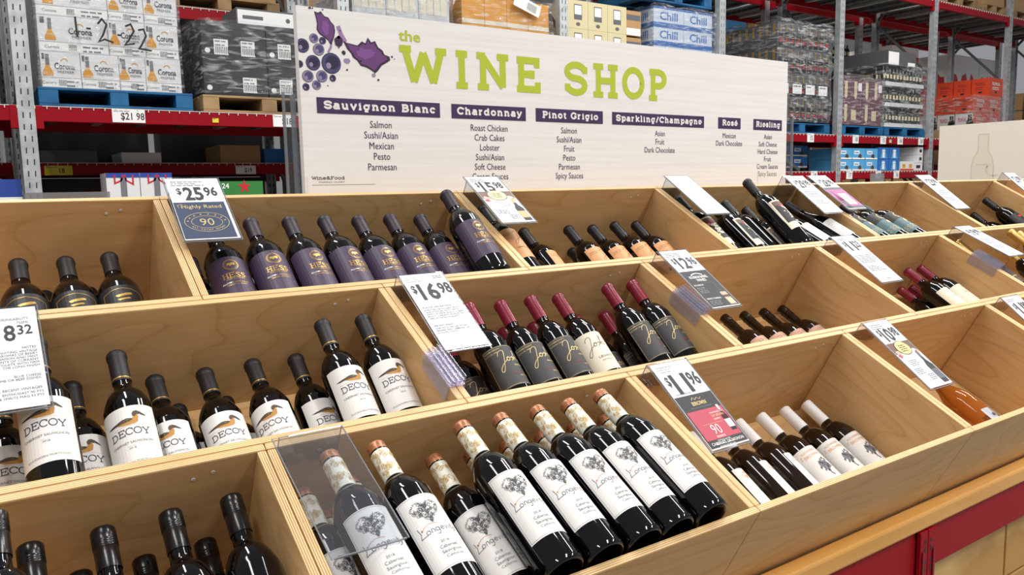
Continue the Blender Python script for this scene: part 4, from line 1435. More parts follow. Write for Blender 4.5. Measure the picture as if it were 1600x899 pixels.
for x_, n_, r_, w_, v_, p_, t_ in (
        (0.2445, -0.2159, 44, 0.0, 0.0068, -3, 'white-capped brown bottle, first from left in its bin'),
        (0.3268, -0.2159, 52, 0.0, 0.0068, -3, 'white-capped brown bottle, second from left in its bin'),
        (0.4101, -0.2159, 56, 0.0, 0.0068, -3, 'white-capped brown bottle, third from left in its bin'),
        (0.4944, -0.2159, -16, 0.0, 0.0068, -3, 'white-capped brown bottle, fourth from left in its bin'),
        (0.5847, -0.2159, -16, 0.0, 0.0068, -3, 'white-capped brown bottle, fifth from left in its bin'),
        (0.674, -0.2159, -14, 0.0, 0.0068, -3, 'white-capped brown bottle, sixth from left in its bin'),
        ):
    place_bottle('zac', 1, x_, n_, t_, 'white-capped brown bottles, front row', r_, w_, v_, p_)
for x_, n_, r_, w_, v_, p_, t_ in (
        (1.1341, -0.17, 40, -6, 0.0055, -1, 'clear bottle of orange rose wine lying alone in its bin'),
        ):
    place_bottle('rose', 1, x_, n_, t_, None, r_, w_, v_, p_)
# ------------------------------------------------------------------ hanging price cards
def make_card(tier, x0, x1, ntop, vb, nb, label, art, text_sx=1.0):
    rise = 0.007 if tier == 3 else 0.0
    v0 = (tier - 1) * STEP
    xc = (x0 + x1) / 2
    vt = 0.3482
    r = empty('price_card_holder', slope_pt(xc, v0 + vt, -0.04), (TAU, 0, 0), label, 'price card', 'price cards hanging over the bins' if art else None)
    w = x1 - x0
    L = lambda x, v, n: (x - xc, v - vt, n + 0.04)
    sl = Vector((0, vb - vt, nb - ntop))
    ln = sl.length
    su = sl / ln                              # down the slope
    nu = Vector((0, su.z, -su.y))             # upward normal
    if nu.z < 0:
        nu = -nu
    top = Vector(L(xc, vt, ntop))
    th = 0.0016
    m = MB()
    # one bent strip: backplate up the board, fold, long sloping tray
    prof = [Vector(L(xc, vt, -0.042)), top, top + su * (ln + 0.004)]
    prof2 = [prof[0] + Vector((0, th, 0)), top + Vector((0, th, th * 0.6)), prof[2] + nu * th]
    pts = [(p.y, p.z) for p in prof] + [(p.y, p.z) for p in prof2[::-1]]
    joint = max(OFF[tier] + k * CW for k in range(-3, 9) if OFF[tier] + k * CW < xc)
    xl = max(-w / 2 - 0.003, joint + TH + 0.0022 - xc)
    f0, f1 = prof[1], prof2[1]
    m.prism([(prof[0].y, prof[0].z), (f0.y, f0.z), (f1.y, f1.z), (prof2[0].y, prof2[0].z)], lambda a, b, t: (t, a, b), xl, w / 2 + 0.003, 'acrylic')
    m.prism([(f0.y, f0.z), (prof[2].y, prof[2].z), (prof2[2].y, prof2[2].z), (f1.y, f1.z)], lambda a, b, t: (t, a, b), -w / 2 - 0.003, w / 2 + 0.003, 'acrylic')
    for s in (-1, 1):                         # bright polished side edges
        a = top + nu * th * .5 + Vector((s * (w / 2 + 0.0034), 0, 0))
        m.bar(a, a + su * (ln + 0.004), 0.0012, 0.0022, 'acrylic_edge', up=nu)
        xe = xl if s < 0 else w / 2 + 0.0034
        m.bar(Vector((xe, a.y, a.z)), Vector(L(xc, vt, -0.042)) + Vector((xe, th * .5, 0)), 0.0012, 0.0016, 'acrylic_edge', up=(0, 1, 0))
    e = top + su * (ln + 0.004) + nu * th * .5
    m.bar(e + Vector((-w / 2, 0, 0)), e + Vector((w / 2, 0, 0)), 0.0016, 0.0030, 'acrylic_edge', up=nu)
    for s in (-1, 1):
        m.xf = Matrix.Translation(L(xc + s * w * .3, vt - .0003, -0.028)) @ Matrix.Rotation(math.pi / 2, 4, 'X')
        m.lathe([(0.003, 0), (0.0022, 0.0012), (0.0008, 0.0006)], 'steel_grey', 10)
    m.xf = Matrix.Identity(4)
    m.build('acrylic_holder', r)
    if art:
        c = MB()
        o = top + nu * (th + 0.0006) + su * 0.004
        lc = ln - 0.004

        def f(x, y, l, o=o):
            p = o + su * (lc - y) + nu * (0.0004 + l * 0.00025)
            return (p.x + x, p.y, p.z)
        c.map = f
        # a sheet with thickness
        b0 = o - nu * 0.0004
        vs = []
        for q in (b0, o + nu * 0.0004):
            for s, tt in ((-1, lc), (1, lc), (1, 0), (-1, 0)):
                p = q + su * tt
                vs.append((p.x + s * w / 2, p.y, p.z))
        c.add(vs, [(3, 2, 1, 0), (4, 5, 6, 7), (0, 1, 5, 4), (1, 2, 6, 5), (2, 3, 7, 6), (3, 0, 4, 7)], 'paper_card')
        art(c, w, lc)
        c.build('price_card', r)
    return r


def price(c, w, lc, dollars, cents, y, h=0.034, x=0.004):
    sx = 0.66
    h = h * 1.18
    y -= .006
    dw = h * .72 * len(dollars) * sx
    x0 = -dw * .5 - w * .06
    c.text2('$', x0 - h * .08, y + h * .48, h * .48, 'ink', 2, 'r', sx, 0.02)
    c.text2(dollars, x0, y, h, 'ink', 2, 'l', sx, 0.03, width=dw)
    c.text2(cents, x0 + dw + h * .08, y + h * .32, h * .68, 'ink', 2, 'l', sx, 0.026)


def head(c, w, lc, lines, y):
    for i, s in enumerate(lines):
        c.text2(s, -w * .44, y - i * .006, .0036, 'ink_soft', 2, 'l', .8)


def small_wine_picture(c, x, y, s, body, lab):
    c.poly2([(x + a * s, y + b * s) for a, b in ((-.12, 0), (.12, 0), (.13, .55), (.05, .72), (.045, 1.0), (-.045, 1.0), (-.05, .72), (-.13, .55))], body, 2)
    c.poly2([(x + a * s, y + b * s) for a, b in ((-.125, .12), (.125, .12), (.13, .42), (-.13, .42))], lab, 3)
    c.poly2([(x + a * s, y + b * s) for a, b in ((-.048, .8), (.048, .8), (.045, 1.0), (-.045, 1.0))], lab, 3)


def art_832(c, w, lc):
    c.text2('DRINKABILITY', w * .38, lc - .026, .0052, 'ink_soft', 2, 'r', .8)
    c.text2('750ML', w * .38, lc - .034, .0052, 'ink_soft', 2, 'r', .8)
    c.text2('8', w * .17, lc - .066, .030, 'ink', 2, 'r', .75, .015)
    c.text2('32', w * .20, lc - .055, .018, 'ink', 2, 'l', .8, .012)
    y = lc - .084
    for s, g in (('NOTES:', .007), ('AN INVITING VINTAGE', .0058), ('WITH AROMAS OF BERRY', .0058), ('CINNAMON AND MINT', .0058), ('HINTS OF CURRANT', .0058), ('CHOCOLATE WITH FIRM', .0058), ('THE LONG FINISH', .018), ('BLUE CHEESE', .0058), ('LAMB OR BEEF DISHES.', .018), ('FOR RECENT VINTAGES:', .0075), ('ENTHUSIAST 90 PTS', .0066), ('& SPIRITS MAG 93 PTS', .006)):
        c.text2(s, w * .44, y, .0042, 'ink_grey', 2, 'r', .95, .004 if s.endswith(':') else 0)
        y -= g


def art_2596(c, w, lc):
    c.dashes2(-w * .42, w * .2, lc - .012, 3, .006, .0022, 'ink_soft', seed=1)
    price(c, w, lc, '25', '96', lc - .066, .034)
    c.rect2(-w * .49, w * .45, .003, lc - .080, 'navy', 1)
    y = lc - .100
    pen = [[(-.040, 0), (-.036, .014), (-.038, .004), (-.030, .006), (-.028, .015), (-.030, 0)]]
    c.text2('Highly Rated', 0, y, .0105, 'gold_pale', 2, 'c', width=w * .74)
    c.line2([(-.044, y + .002), (-.046, y + .010), (-.038, y + .014), (-.034, y + .008)], .0008, 'gold_pale', 2)
    cy = .053
    c.ring2(0, cy, .043, .030, .0009, 'gold_pale')
    c.ring2(0, cy, .030, .019, .0008, 'gold_pale')
    c.text2('90', 0, cy - .0105, .021, 'gold_pale', 2, 'c', 0.95, -0.006)
    for i in range(8):
        a = math.radians(10 + i * 23)
        x, yy = .0365 * math.cos(a), cy + .0245 * math.sin(a)
        c.poly2([(x + (.0024 if k % 2 == 0 else .001) * math.sin(math.pi * k / 5), yy + (.0024 if k % 2 == 0 else .001) * math.cos(math.pi * k / 5)) for k in range(10)], 'gold_pale', 2)
    s = '90+ POINT WINES'
    for i, ch in enumerate(s):
        a = math.radians(215 + i * 110 / (len(s) - 1))
        if ch != ' ':
            c.text2(ch, .0365 * math.cos(a), cy + .0245 * math.sin(a) - .002, .0042, 'gold_pale', 2)


def art_board(c, w, lc, dollars, cents, seed):
    """wine picture card: price, tasting board photo, bottle, small print"""
    head(c, w, lc, ['', ''], lc - .010)
    c.dashes2(-w * .42, w * .1, lc - .012, 3, .006, .0022, 'ink_soft', seed=seed)
    price(c, w, lc, dollars, cents, lc - .062, .034)
    y1, y0 = lc * .66, lc * .44
    c.rect2(-w * .49, w * .49, y0 + .012, y1, 'dusky', 1)
    c.rect2(-w * .49, w * .49, y0, y0 + .018, 'paper', 1)
    for i, (x, y, q, mt) in enumerate(((-.036, .016, .010, 'blush'), (-.028, .008, .009, 'label_cream'), (-.040, .006, .008, 'crimson'), (.034, .014, .010, 'label_cream'), (.042, .008, .009, 'blush'), (.028, .030, .006, 'ink_grey'), (-.020, .036, .006, 'blush'))):
        c.blob2(x * w / .104, y0 + y, q, q * .8, mt, 2, 12, .3, i + seed)
    c.ellipse2(-w * .0, (y0 + y1) / 2 + .004, w * .29, .023, 'duck_dark', 3)
    c.ellipse2(-w * .0, (y0 + y1) / 2 + .004, w * .27, .0212, 'gold_pale', 4)
    for k, s in enumerate(('THE', 'PAIRING', 'WINE')):
        pass
    c.dashes2(-w * .14, w * .14, (y0 + y1) / 2 + .012, 4, .006, .0024, 'duck_brown', 5, seed + 3, 0.1)
    c.script2('Josh', -w * .2, y0 - .026, .018, .0008, 'ink_soft', 2, 1.4) if seed == 2 else c.dashes2(-w * .30, w * .08, y0 - .012, 4, .005, .0020, 'ink_soft', 2, seed)
    c.dashes2(-w * .40, -w * .02, y0 - .038, 4, .005, .0022, 'ink_soft', 2, seed + 5)
    c.dashes2(-w * .10, w * .20, y0 - .060, 4, .005, .0022, 'ink_soft', 2, seed + 6)
    small_wine_picture(c, w * .34, .006, lc * .46, 'ink', 'label_orange' if seed == 2 else 'ink_grey')


def art_1698(c, w, lc):
    head(c, w, lc, ['JOSH CELLARS', 'NORTH COAST', 'CALIFORNIA 750ML'], lc - .012)
    c.text2('98116321', w * .44, lc - .012, .0030, 'ink_soft', 2, 'r', .8) if False else c.dashes2(w * .22, w * .44, lc - .010, 2, .005, .002, 'ink_soft', seed=4)
    price(c, w, lc, '16', '98', lc - .072, .038)
    c.rect2(w * .28, w * .42, lc - .082, lc - .0812, 'ink_soft')
    y = lc * .53
    c.text2('FLAVOR DESCRIPTIONS:', -w * .42, y, .0044, 'ink_grey', 2, 'l', .95, .004)
    for i, s in enumerate(('BURSTING WITH DARK FRUITS', 'AND ROASTED NUTS, WITH', 'HINTS OF FRESH BLACK CHERRY,', 'BLACK CURRANT, ROSE PETAL,', 'AND ROASTED WALNUTS.')):
        c.text2(s, -w * .42, y - .0075 - i * .0062, .0044, 'ink_grey', 2, 'l', .9)
    y = lc * .29
    c.text2('SERVING IDEAS:', -w * .42, y, .0044, 'ink_grey', 2, 'l', .95, .004)
    for i, s in enumerate(('PAIR WITH GRILLED STEAK,', 'BRAISED RED CABBAGE, OR', 'ROASTED DUCK.')):
        c.text2(s, -w * .42, y - .0075 - i * .0062, .0044, 'ink_grey', 2, 'l', .9)


def art_1196(c, w, lc):
    head(c, w, lc, ['Z ALEXANDER BROWN', 'UNCAGED CAB SAUV', 'CALIFORNIA 750ML'], lc - .012)
    price(c, w, lc, '11', '96', lc - .072, .038)
    c.text2('TASTING NOTES:', -w * .40, lc * .612, .0040, 'ink_grey', 2, 'l', .95)
    c.rect2(-w * .49, w * .49, .003, lc * .595, 'ink', 1)
    y = lc * .52
    c.line2([(-.014, y + .003), (-.008, y + .009), (-.004, y + .003), (.002, y + .008), (.008, y + .003), (.014, y + .007)], .0008, 'gold_pale', 2)
    c.slab2('BROWN', 0, y - .010, .0085, 'gold_pale', 2, .15, width=.040)
    c.text2('PROUD WINEMAKER', 0, y - .017, .0030, 'ink_soft', 2, width=w * .55)
    c.rect2(-w * .46, w * .46, .020, y - .022, 'crimson', 2)
    t = y - .022
    c.text2('SCAN FOR EXCLUSIVE', w * .05, t - .013, .0036, 'paper', 3, 'l', width=w * .36)
    c.slab2('ZAC BROWN', w * .22, t - .022, .0056, 'gold_pale', 3, .13, width=w * .36) if False else c.text2('ZAC BROWN', w * .05, t - .021, .0052, 'gold_pale', 3, 'l', width=w * .32)
    c.text2('CONTENT!', w * .05, t - .028, .0036, 'paper', 3, 'l', width=w * .18)
    c.text2('90', -w * .06, t - .058, .022, 'paper', 3, 'c', .8, -.012)
    c.text2('POINTS', -w * .06, t - .066, .0046, 'paper', 3)
    c.rect2(-w * .3, w * .22, t - .034, t - .0335, 'gold_pale', 3)
    c.text2('TASTING NOTES', -w * .06, t - .073, .0032, 'paper', 3)
    for i, s in enumerate(('Rich notes of juicy plum, dark', 'chocolate and toffee spice')):
        c.text2(s, -w * .06, t - .080 - i * .0048, .0028, 'paper', 3)
    small_wine_picture(c, w * .36, .030, .062, 'black', 'paper')
    c.text2('CABERNET SAUVIGNON', 0, .008, .0062, 'paper', 3, width=w * .84)


def art_1296(c, w, lc):
    head(c, w, lc, ['', ''], lc - .012)
    c.dashes2(-w * .42, w * .14, lc - .012, 3, .006, .0022, 'ink_soft', seed=12)
    price(c, w, lc, '12', '96', lc - .066, .034)
    c.rect2(-w * .49, w * .49, .003, lc * .62, 'ink', 1)
    y = lc * .545
    c.line2(arc(0, y - .012, .026, .018, 140, 40, 8), .003, 'paper', 2)
    c.text2('BOURBON BARREL', 0, y - .012, .0090, 'paper', 2, 'c', width=w * .66, bold=.01)
    c.text2('WINES', 0, y - .024, .0090, 'paper', 2, 'c', width=w * .34, bold=.01)
    c.rect2(-w * .1, w * .30, y - .031, y - .0304, 'ink_soft', 2)
    c.rect2(w * .29, w * .30, y - .070, y - .031, 'ink_soft', 2)
    c.text2('BOURBON', -w * .42, y - .040, .0052, 'paper', 2, 'l', .9)
    c.dashes2(-w * .42, -w * .1, y - .048, 4, .0058, .0026, 'ink_soft', 2, 13)
    c.text2('PERFECT PAIRINGS', -w * .42, .030, .0050, 'paper', 2, 'l', .8, .006)
    c.dashes2(-w * .42, -w * .02, .023, 3, .0058, .0026, 'ink_soft', 2, 14)
    c.poly2([(w * .20, .006), (w * .42, .006), (w * .42, .052), (w * .20, .052)], 'label_pink', 2)
    c.rect2(w * .20, w * .42, .032, .040, 'duck_brown', 3)
    c.rect2(w * .23, w * .40, .010, .026, 'gold_pale', 3)


def art_lines(dollars, cents, seed):
    def f(c, w, lc):
        c.dashes2(-w * .42, w * .12, lc - .012, 2, .006, .0024, 'ink_soft', seed=seed)
        price(c, w, lc, dollars, cents, lc - .062, .034)
        c.dashes2(-w * .40, w * .42, lc * .56, 6, .0062, .0028, 'ink_soft', 2, seed + 1, .25)
        c.dashes2(-w * .40, w * .36, lc * .33, 4, .0062, .0028, 'ink_soft', 2, seed + 2, .4)
        c.rect2(-w * .1, w * .12, .012, .0145, 'ink_grey')
    return f


def art_pink(c, w, lc):
    c.dashes2(-w * .42, w * .12, lc - .012, 2, .006, .0024, 'ink_soft', seed=31)
    price(c, w, lc, '28', '98', lc - .062, .034)
    c.rect2(-w * .49, w * .49, .003, lc * .63, 'ink_grey', 1)
    c.rect2(-w * .49, w * .49, .016, lc * .56, 'magenta', 2)
    c.rect2(-w * .12, w * .34, .026, lc * .44, 'label_cream', 3)
    c.dashes2(-w * .08, w * .30, lc * .40, 8, .006, .0026, 'ink_soft', 4, 32)
    small_wine_picture(c, -w * .30, .004, lc * .50, 'ink', 'ink_grey')
    c.text2('RED WINE', w * .12, lc * .49, .005, 'blush', 3)


def art_blank(c, w, lc):
    rr = random.Random(3)
    for i in range(5):
        c.line2([(-.01 + rr.uniform(-.01, .01), lc * .78 - i * .009), (.012 + rr.uniform(-.01, .01), lc * .78 - i * .009 + rr.uniform(-.003, .003))], .0022, 'carton_chill', 2)


make_card(2, -1.082, -0.989, 0.031, 0.156, -0.013, 'large white price card reading 8 32 at the left edge, over the duck bottles', art_832)
make_card(3, -0.720, -0.614, 0.057, 0.150, 0.024, 'price card reading $25.96 with a navy Highly Rated 90 panel', art_2596)
make_card(3, 0.009, 0.109, 0.054, 0.138, 0.036, 'price card reading $15.98 with a round gold board picture, top row', lambda c, w, l: art_board(c, w, l, '15', '98', 2))
make_card(2, -0.348, -0.249, 0.028, 0.124, 0.004, 'price card reading $16.98 with flavor notes, over the red-capped bottles', art_1698)
make_card(1, -0.722, -0.620, 0.022, 0.112, 0.037, 'empty clear acrylic holder hanging over the heart-label bottles', None)
make_card(1, 0.032, 0.136, 0.025, 0.136, -0.012, 'price card reading $11.96 with a red 90 points panel', art_1196)
make_card(2, 0.386, 0.484, 0.033, 0.1235, 0.010, 'price card reading $12.96 with a black bourbon barrel panel', art_1296)
make_card(2, 1.122, 1.230, 0.034, 0.134, 0.005, 'price card reading $11 over the red-capped white-label bottles', art_lines('11', '23', 20))
make_card(1, 0.774, 0.874, 0.027, 0.1265, -0.006, 'price card reading $10.98 with a tasting board picture, over the rose bottle', lambda c, w, l: art_board(c, w, l, '10', '98', 7))
make_card(3, 0.737, 0.837, 0.051, 0.139, 0.032, 'blank white card in a clear holder over the cream-framed bottles', art_blank)
make_card(3, 1.326, 1.430, 0.046, 0.138, 0.014, 'plain white price card left of the pink one, top row', art_lines('29', '98', 24))
make_card(3, 1.462, 1.566, 0.046, 0.141, 0.022, 'price card with a pink and grey lower panel, top row', art_pink)
make_card(3, 2.192, 2.300, 0.043, 0.130, 0.004, 'plain white price card over the red-mark bottles, top row', art_lines('23', '98', 28))
make_card(2, 1.868, 1.972, 0.032, 0.134, 0.040, 'glary white price card lying flat over the gold-foil bottles', art_lines('19', '98', 30))
make_card(1, 1.508, 1.612, 0.022, 0.120, -0.028, 'price card in the front row cut by the right edge, beyond the rose bottle', art_lines('11', '98', 33))
make_card(3, 2.946, 3.046, 0.050, 0.134, 0.001, 'white price card in the top row cut by the right edge', art_lines('21', '98', 36))


# clear vinyl channel clips straddling the dividers
def clip(x, tier, va, vb, label):
    v0 = (tier - 1) * STEP
    r = empty('label_clip', slope_pt(x, v0 + (va + vb) / 2, 0.0), (TAU, 0, 0), label, 'plastic clip', 'clear clips on the dividers')
    L = vb - va
    m = MB()
    hw = TH + 0.0022
    m.box(-hw - .0016, -hw, -L / 2, L / 2, -0.030, 0.004, 'vinyl_clip')
    m.box(hw, hw + .0016, -L / 2, L / 2, -0.018, 0.004, 'vinyl_clip')
    m.box(-hw, hw, -L / 2, L / 2, 0.0012, 0.004, 'vinyl_clip')
    m.build('saddle', r)
    m = MB()
    for k in range(4):
        x_ = hw - .002 - k * 0.0085
        m.box(x_, x_ + 0.0016, -L / 2, L / 2, 0.004, 0.022 - k * .002, 'vinyl_clip')
        m.box(x_ - .004, x_, -L / 2, L / 2, 0.014 - k * .002, 0.0154 - k * .002, 'vinyl_clip')
    m.build('gripper_ribs', r)


clip(OFF[2] + 0.0, 2, 0.030, 0.130, 'clear plastic clip on the divider between duck bottles and red-capped bottles')
clip(OFF[2] + CW, 2, 0.120, 0.220, 'clear plastic clip on the divider beside the $12.96 card')
clip(OFF[2] + 3 * CW, 2, 0.120, 0.220, 'clear plastic clip on the divider before the gold-foil bottles')
# ------------------------------------------------------------------ wine shop sign
SX0, SX1, SZ0, SZ1, SY = -0.367, 1.517, 0.50, 0.996, 1.165
K_ = 1.0
sign = empty('shop_sign', (0.575, SY + 0.012, FLOOR_Z), label='wide white wine shop sign with lime lettering and a food pairing list', cat='sign')


def spart(mb, name, label=None):
    o = mb.build(name, sign)
    o.location = -Vector(sign.location)
    return tag(o, label)


# art coordinates were measured in the plane y = 1.08; carry them along sight lines to the board depth
CX, CZ = -1.0711, 0.5434
R_ = (SY + 0.8421) / (1.08 + 0.8421)
sx_ = lambda x: CX + (x - CX) * R_
sz_ = lambda z: CZ + (z - CZ) * R_
bx0, bx1, bz1 = sx_(SX0), sx_(SX1), sz_(SZ1)
m = MB()
m.box(bx0, bx1, SY, SY + 0.024, 0.30, bz1, 'sign_board')
spart(m, 'board')
for x in (bx0 + 0.25, bx1 - 0.25):
    m = MB(); m.box(x - .02, x + .02, SY + .0245, SY + .034, FLOOR_Z, 0.9, 'steel_grey'); spart(m, 'post')
m = MB()
m.map = lambda x, z, l: (sx_(x), SY - 0.0004 - l * 0.0004, sz_(z))
# headline
m.text2('the', -0.0635, 0.937, 0.0265, 'lime', 1, 'c', 1.0, 0.02, width=0.064)


def big(ch, x0, x1, y0=0.823, y1=0.926):
    adv, st, se = SLAB[ch]
    xs = [p[0] for s in st for p in s] + [a - h for a, b, h in se] + [a + h for a, b, h in se]
    lo, hi = min(xs), max(xs)
    h = y1 - y0
    sw = 0.21
    padl = padr = 0.0
    wx = x1 - x0
    q = sw * h * .36
    curve = ch in 'SOPE'
    l_ = x0 + (q if ch in 'SO' else 0)
    r_ = x1 - (q if ch in 'SOPE' else 0)
    X = lambda a: l_ + (a - lo) / (hi - lo) * (r_ - l_)
    Y = lambda b: y0 + (sw / 2 + b * (1 - sw)) * h
    lk = 1
    for s in st:
        lk += .12
        m.line2([(X(a), Y(b)) for a, b in s], sw * h * .92, 'lime', lk)
    for a, b, hw in se:
        lk += .12
        c = Y(b)
        t = sw * h * .42
        if b > .5:
            z0, z1 = y1 - 2 * t, y1
        else:
            z0, z1 = y0, y0 + 2 * t
        m.poly2([(X(a - hw), z0), (X(a + hw), z0), (X(a + hw), z1), (X(a - hw), z1)], 'lime', lk)


for ch, a, b in (('W', -.095, .046), ('I', .076, .112), ('N', .143, .249), ('E', .279, .361), ('S', .455, .540), ('H', .567, .666), ('O', .688, .780), ('P', .803, .880)):
    big(ch, a, b)
# headings
for s, a, b, tw in (('Sauvignon Blanc', -.327, .021, .315), ('Chardonnay', .057, .3075, .218), ('Pinot Grigio', .3435, .6035, .216), ('Sparkling/Champagne', .642, 1.0635, .392), ('Ros\u00e9', 1.1355, 1.254, .080), ('Riesling', 1.3245, 1.4875, .138)):
    m.rect2(a, b, .742, .781, 'sign_purple', 1)
    m.slab2(s, (a + b) / 2 + .002, .7525, .0215, 'paper', 2, 0.25, width=tw, track=0.16)
for xc, lines in ((-.156, ['Salmon', 'Sushi/Asian', 'Mexican', 'Pesto', 'Parmesan']), (.180, ['Roast Chicken', 'Crab Cakes', 'Lobster', 'Sushi/Asian', 'Soft Cheese', 'Cream Sauces']), (.468, ['Salmon', 'Sushi/Asian', 'Fruit', 'Pesto', 'Parmesan', 'Spicy Sauces']), (.852, ['Asian', 'Fruit', 'Dark Chocolate']), (1.1945, ['Mexican', 'Dark Chocolate']), (1.408, ['Asian', 'Soft Cheese', 'Hard Cheese', 'Fruit', 'Cream Sauces', 'Spicy Sauces'])):
    for i, s in enumerate(lines):
        m.text2(s, xc, .7100 - i * .0271, .0175, 'sign_purple', 1, 'c', 0.84, 0.0)
m.rect2(-.361, -.159, .50, .588, 'paper', 1)
m.slab2('Wine&Food', -.306, .5785, .0085, 'ink', 2, .17, width=.088)
m.text2('PAIRING CHART', -.297, .5705, .0036, 'ink_grey', 2, width=.068)
m.dashes2(-.349, -.178, .5655, 1, .003, .0013, 'ink_soft', 2, 3, 0.02)
m.rect2(1.352, 1.506, .50, .588, 'paper', 1)
# faint board grain lines
rr = random.Random(2)
# grapes
for x, z, r in ((-.356, .902, .017), (-.326, .922, .0115), (-.304, .918, .009), (-.315, .896, .0145), (-.331, .863, .0185), (-.284, .865, .0255), (-.3655, .858, .009), (-.346, .830, .0145), (-.310, .832, .0145), (-.282, .829, .0085), (-.352, .804, .009), (-.325, .810, .0115)):
    x0 = max(-.3665, x - r)
    pts = [(max(-.3665, a), b) for a, b in arc(x, z, r, r, 0, 345, 23)]
    pale = r in (.0145, .0115) or (x, z) == (-.310, .832)
    m.poly2(pts, 'grape_dark', 1)
    m.poly2([(max(-.3665, a), b) for a, b in arc(x, z, r * .93, r * .92, 0, 345, 23)], 'grape_pale' if pale else 'grape_mid', 2)
    m.poly2([(max(-.3665, a), b) for a, b in arc(x + r * .12, z + r * .1, r * .70, r * .66, 0, 345, 19)], 'grape_mid' if pale else 'grape_dark', 3)
    m.poly2([(max(-.3665, a), b) for a, b in arc(x - r * .3, z - r * .25, r * .26, r * .3, 0, 345, 13)], 'grape_pale', 4)
m.blob2(-.262, .920, .0115, .013, 'leaf_dark', 2, 16, .1, 3)
m.blob2(-.241, .874, .009, .007, 'grape_pale', 2, 14, .2, 4)
leaf1 = [(-.322, .986), (-.312, .984), (-.305, .988), (-.296, .977), (-.286, .975), (-.279, .964), (-.272, .958), (-.270, .944), (-.273, .930), (-.278, .918), (-.283, .910), (-.290, .920), (-.302, .928), (-.312, .934), (-.318, .944), (-.316, .958), (-.318, .970)]
m.poly2(leaf1, 'leaf_dark', 1)
m.poly2([(x * .88 - .0355, z * .88 + .114) for x, z in leaf1], 'leaf_purple', 2)
m.line2([(-.281, .915), (-.284, .902), (-.291, .891)], .0055, 'leaf_stem', 1)
m.line2([(-.262, .957), (-.255, .938), (-.244, .920)], .0105, 'leaf_stem', 1)
leaf2 = [(-.250, .922), (-.240, .918), (-.225, .916), (-.212, .914), (-.200, .925), (-.190, .921), (-.183, .936), (-.174, .925), (-.163, .929), (-.155, .914), (-.143, .907), (-.138, .897), (-.124, .893), (-.122, .884), (-.134, .876), (-.147, .869), (-.158, .855), (-.166, .848), (-.178, .856), (-.192, .862), (-.205, .864), (-.214, .876), (-.226, .884), (-.230, .893), (-.240, .903)]
m.poly2(leaf2, 'leaf_dark', 1)
m.poly2([(x * .86 - .0262, z * .84 + .1425) for x, z in leaf2], 'leaf_purple', 2)
m.blob2(-.19, .895, .026, .014, 'leaf_mid', 3, 18, .25, 8)
m.blob2(-.295, .950, .010, .018, 'leaf_mid', 3, 16, .25, 9)
for i, (x, z, r) in enumerate(((-.333, .993, .003), (-.326, .993, .002), (-.300, .9925, .0018), (-.257, .946, .002), (-.262, .905, .002), (-.25, .893, .005), (-.243, .852, .0025), (-.117, .893, .003), (-.11, .888, .0015), (-.158, .832, .003), (-.17, .843, .005), (-.296, .810, .0015), (-.262, .930, .004), (-.205, .876, .002))):
    m.blob2(x, z, r, r, 'leaf_dark' if i != 10 else 'grape_pale', 2, 10, .2, i)
spart(m, 'lettering', 'printed lettering and grape picture')

m = MB(); m.box(sx_(-.398), sx_(1.60), 1.20, 1.206, 0.30, sz_(.793), 'acrylic')
pan = spart(m, 'clear_panel', 'clear acrylic panel behind the board')
for x in (sx_(-.398), sx_(1.60)):
    m = MB()
    m.box(x - .003, x + .003, 1.199, 1.207, .30, sz_(.793), 'acrylic_edge')
    m.build('polished_edge', pan)
m = MB(); m.box(sx_(-.372), sx_(-.366), 1.207, 1.23, FLOOR_Z, sz_(.79), 'acrylic_edge')
m.build('side_post', pan)

# board with a faded bottle outline, beyond the far end
m = MB()
px_ = 5.35
m.box(px_, px_ + 0.03, 1.12, 2.50, -0.95, 0.972, 'panel_cream')
m.map = lambda u, v, l: (px_ - .0005 - l * .0004, u, v)
bt = [(-.10, .50), (-.10, .66), (-.085, .72), (-.045, .78), (-.045, .90), (.045, .90), (.045, .78), (.085, .72), (.10, .66), (.10, .50)]
m.poly2([(2.165 + a * .8, b - .012) for a, b in bt], 'panel_tint', 1)
m.line2([(2.165 + a * .8, b - .012) for a, b in bt], .006, 'panel_mark', 2)
m.line2([(2.165 + a * .8, b) for a, b in ((-.05, .60), (-.04, .66), (.06, .66))], .006, 'panel_mark', 2)
m.line2([(2.08 + a, b) for a, b in arc(0, .62, .06, .045, 60, -120, 8)], .006, 'panel_mark', 2)
m.line2([(1.86, .82), (1.82, .825), (1.80, .82)], .006, 'ink_soft', 2)
tag(m.build('end_panel'), 'cream board with a faded bottle outline, standing behind the bins at right', 'board')
# ------------------------------------------------------------------ pallet racking behind
RY0, RY1 = 6.05, 7.12
PX = [-0.62 + 2.51 * i for i in range(-1, 8)]


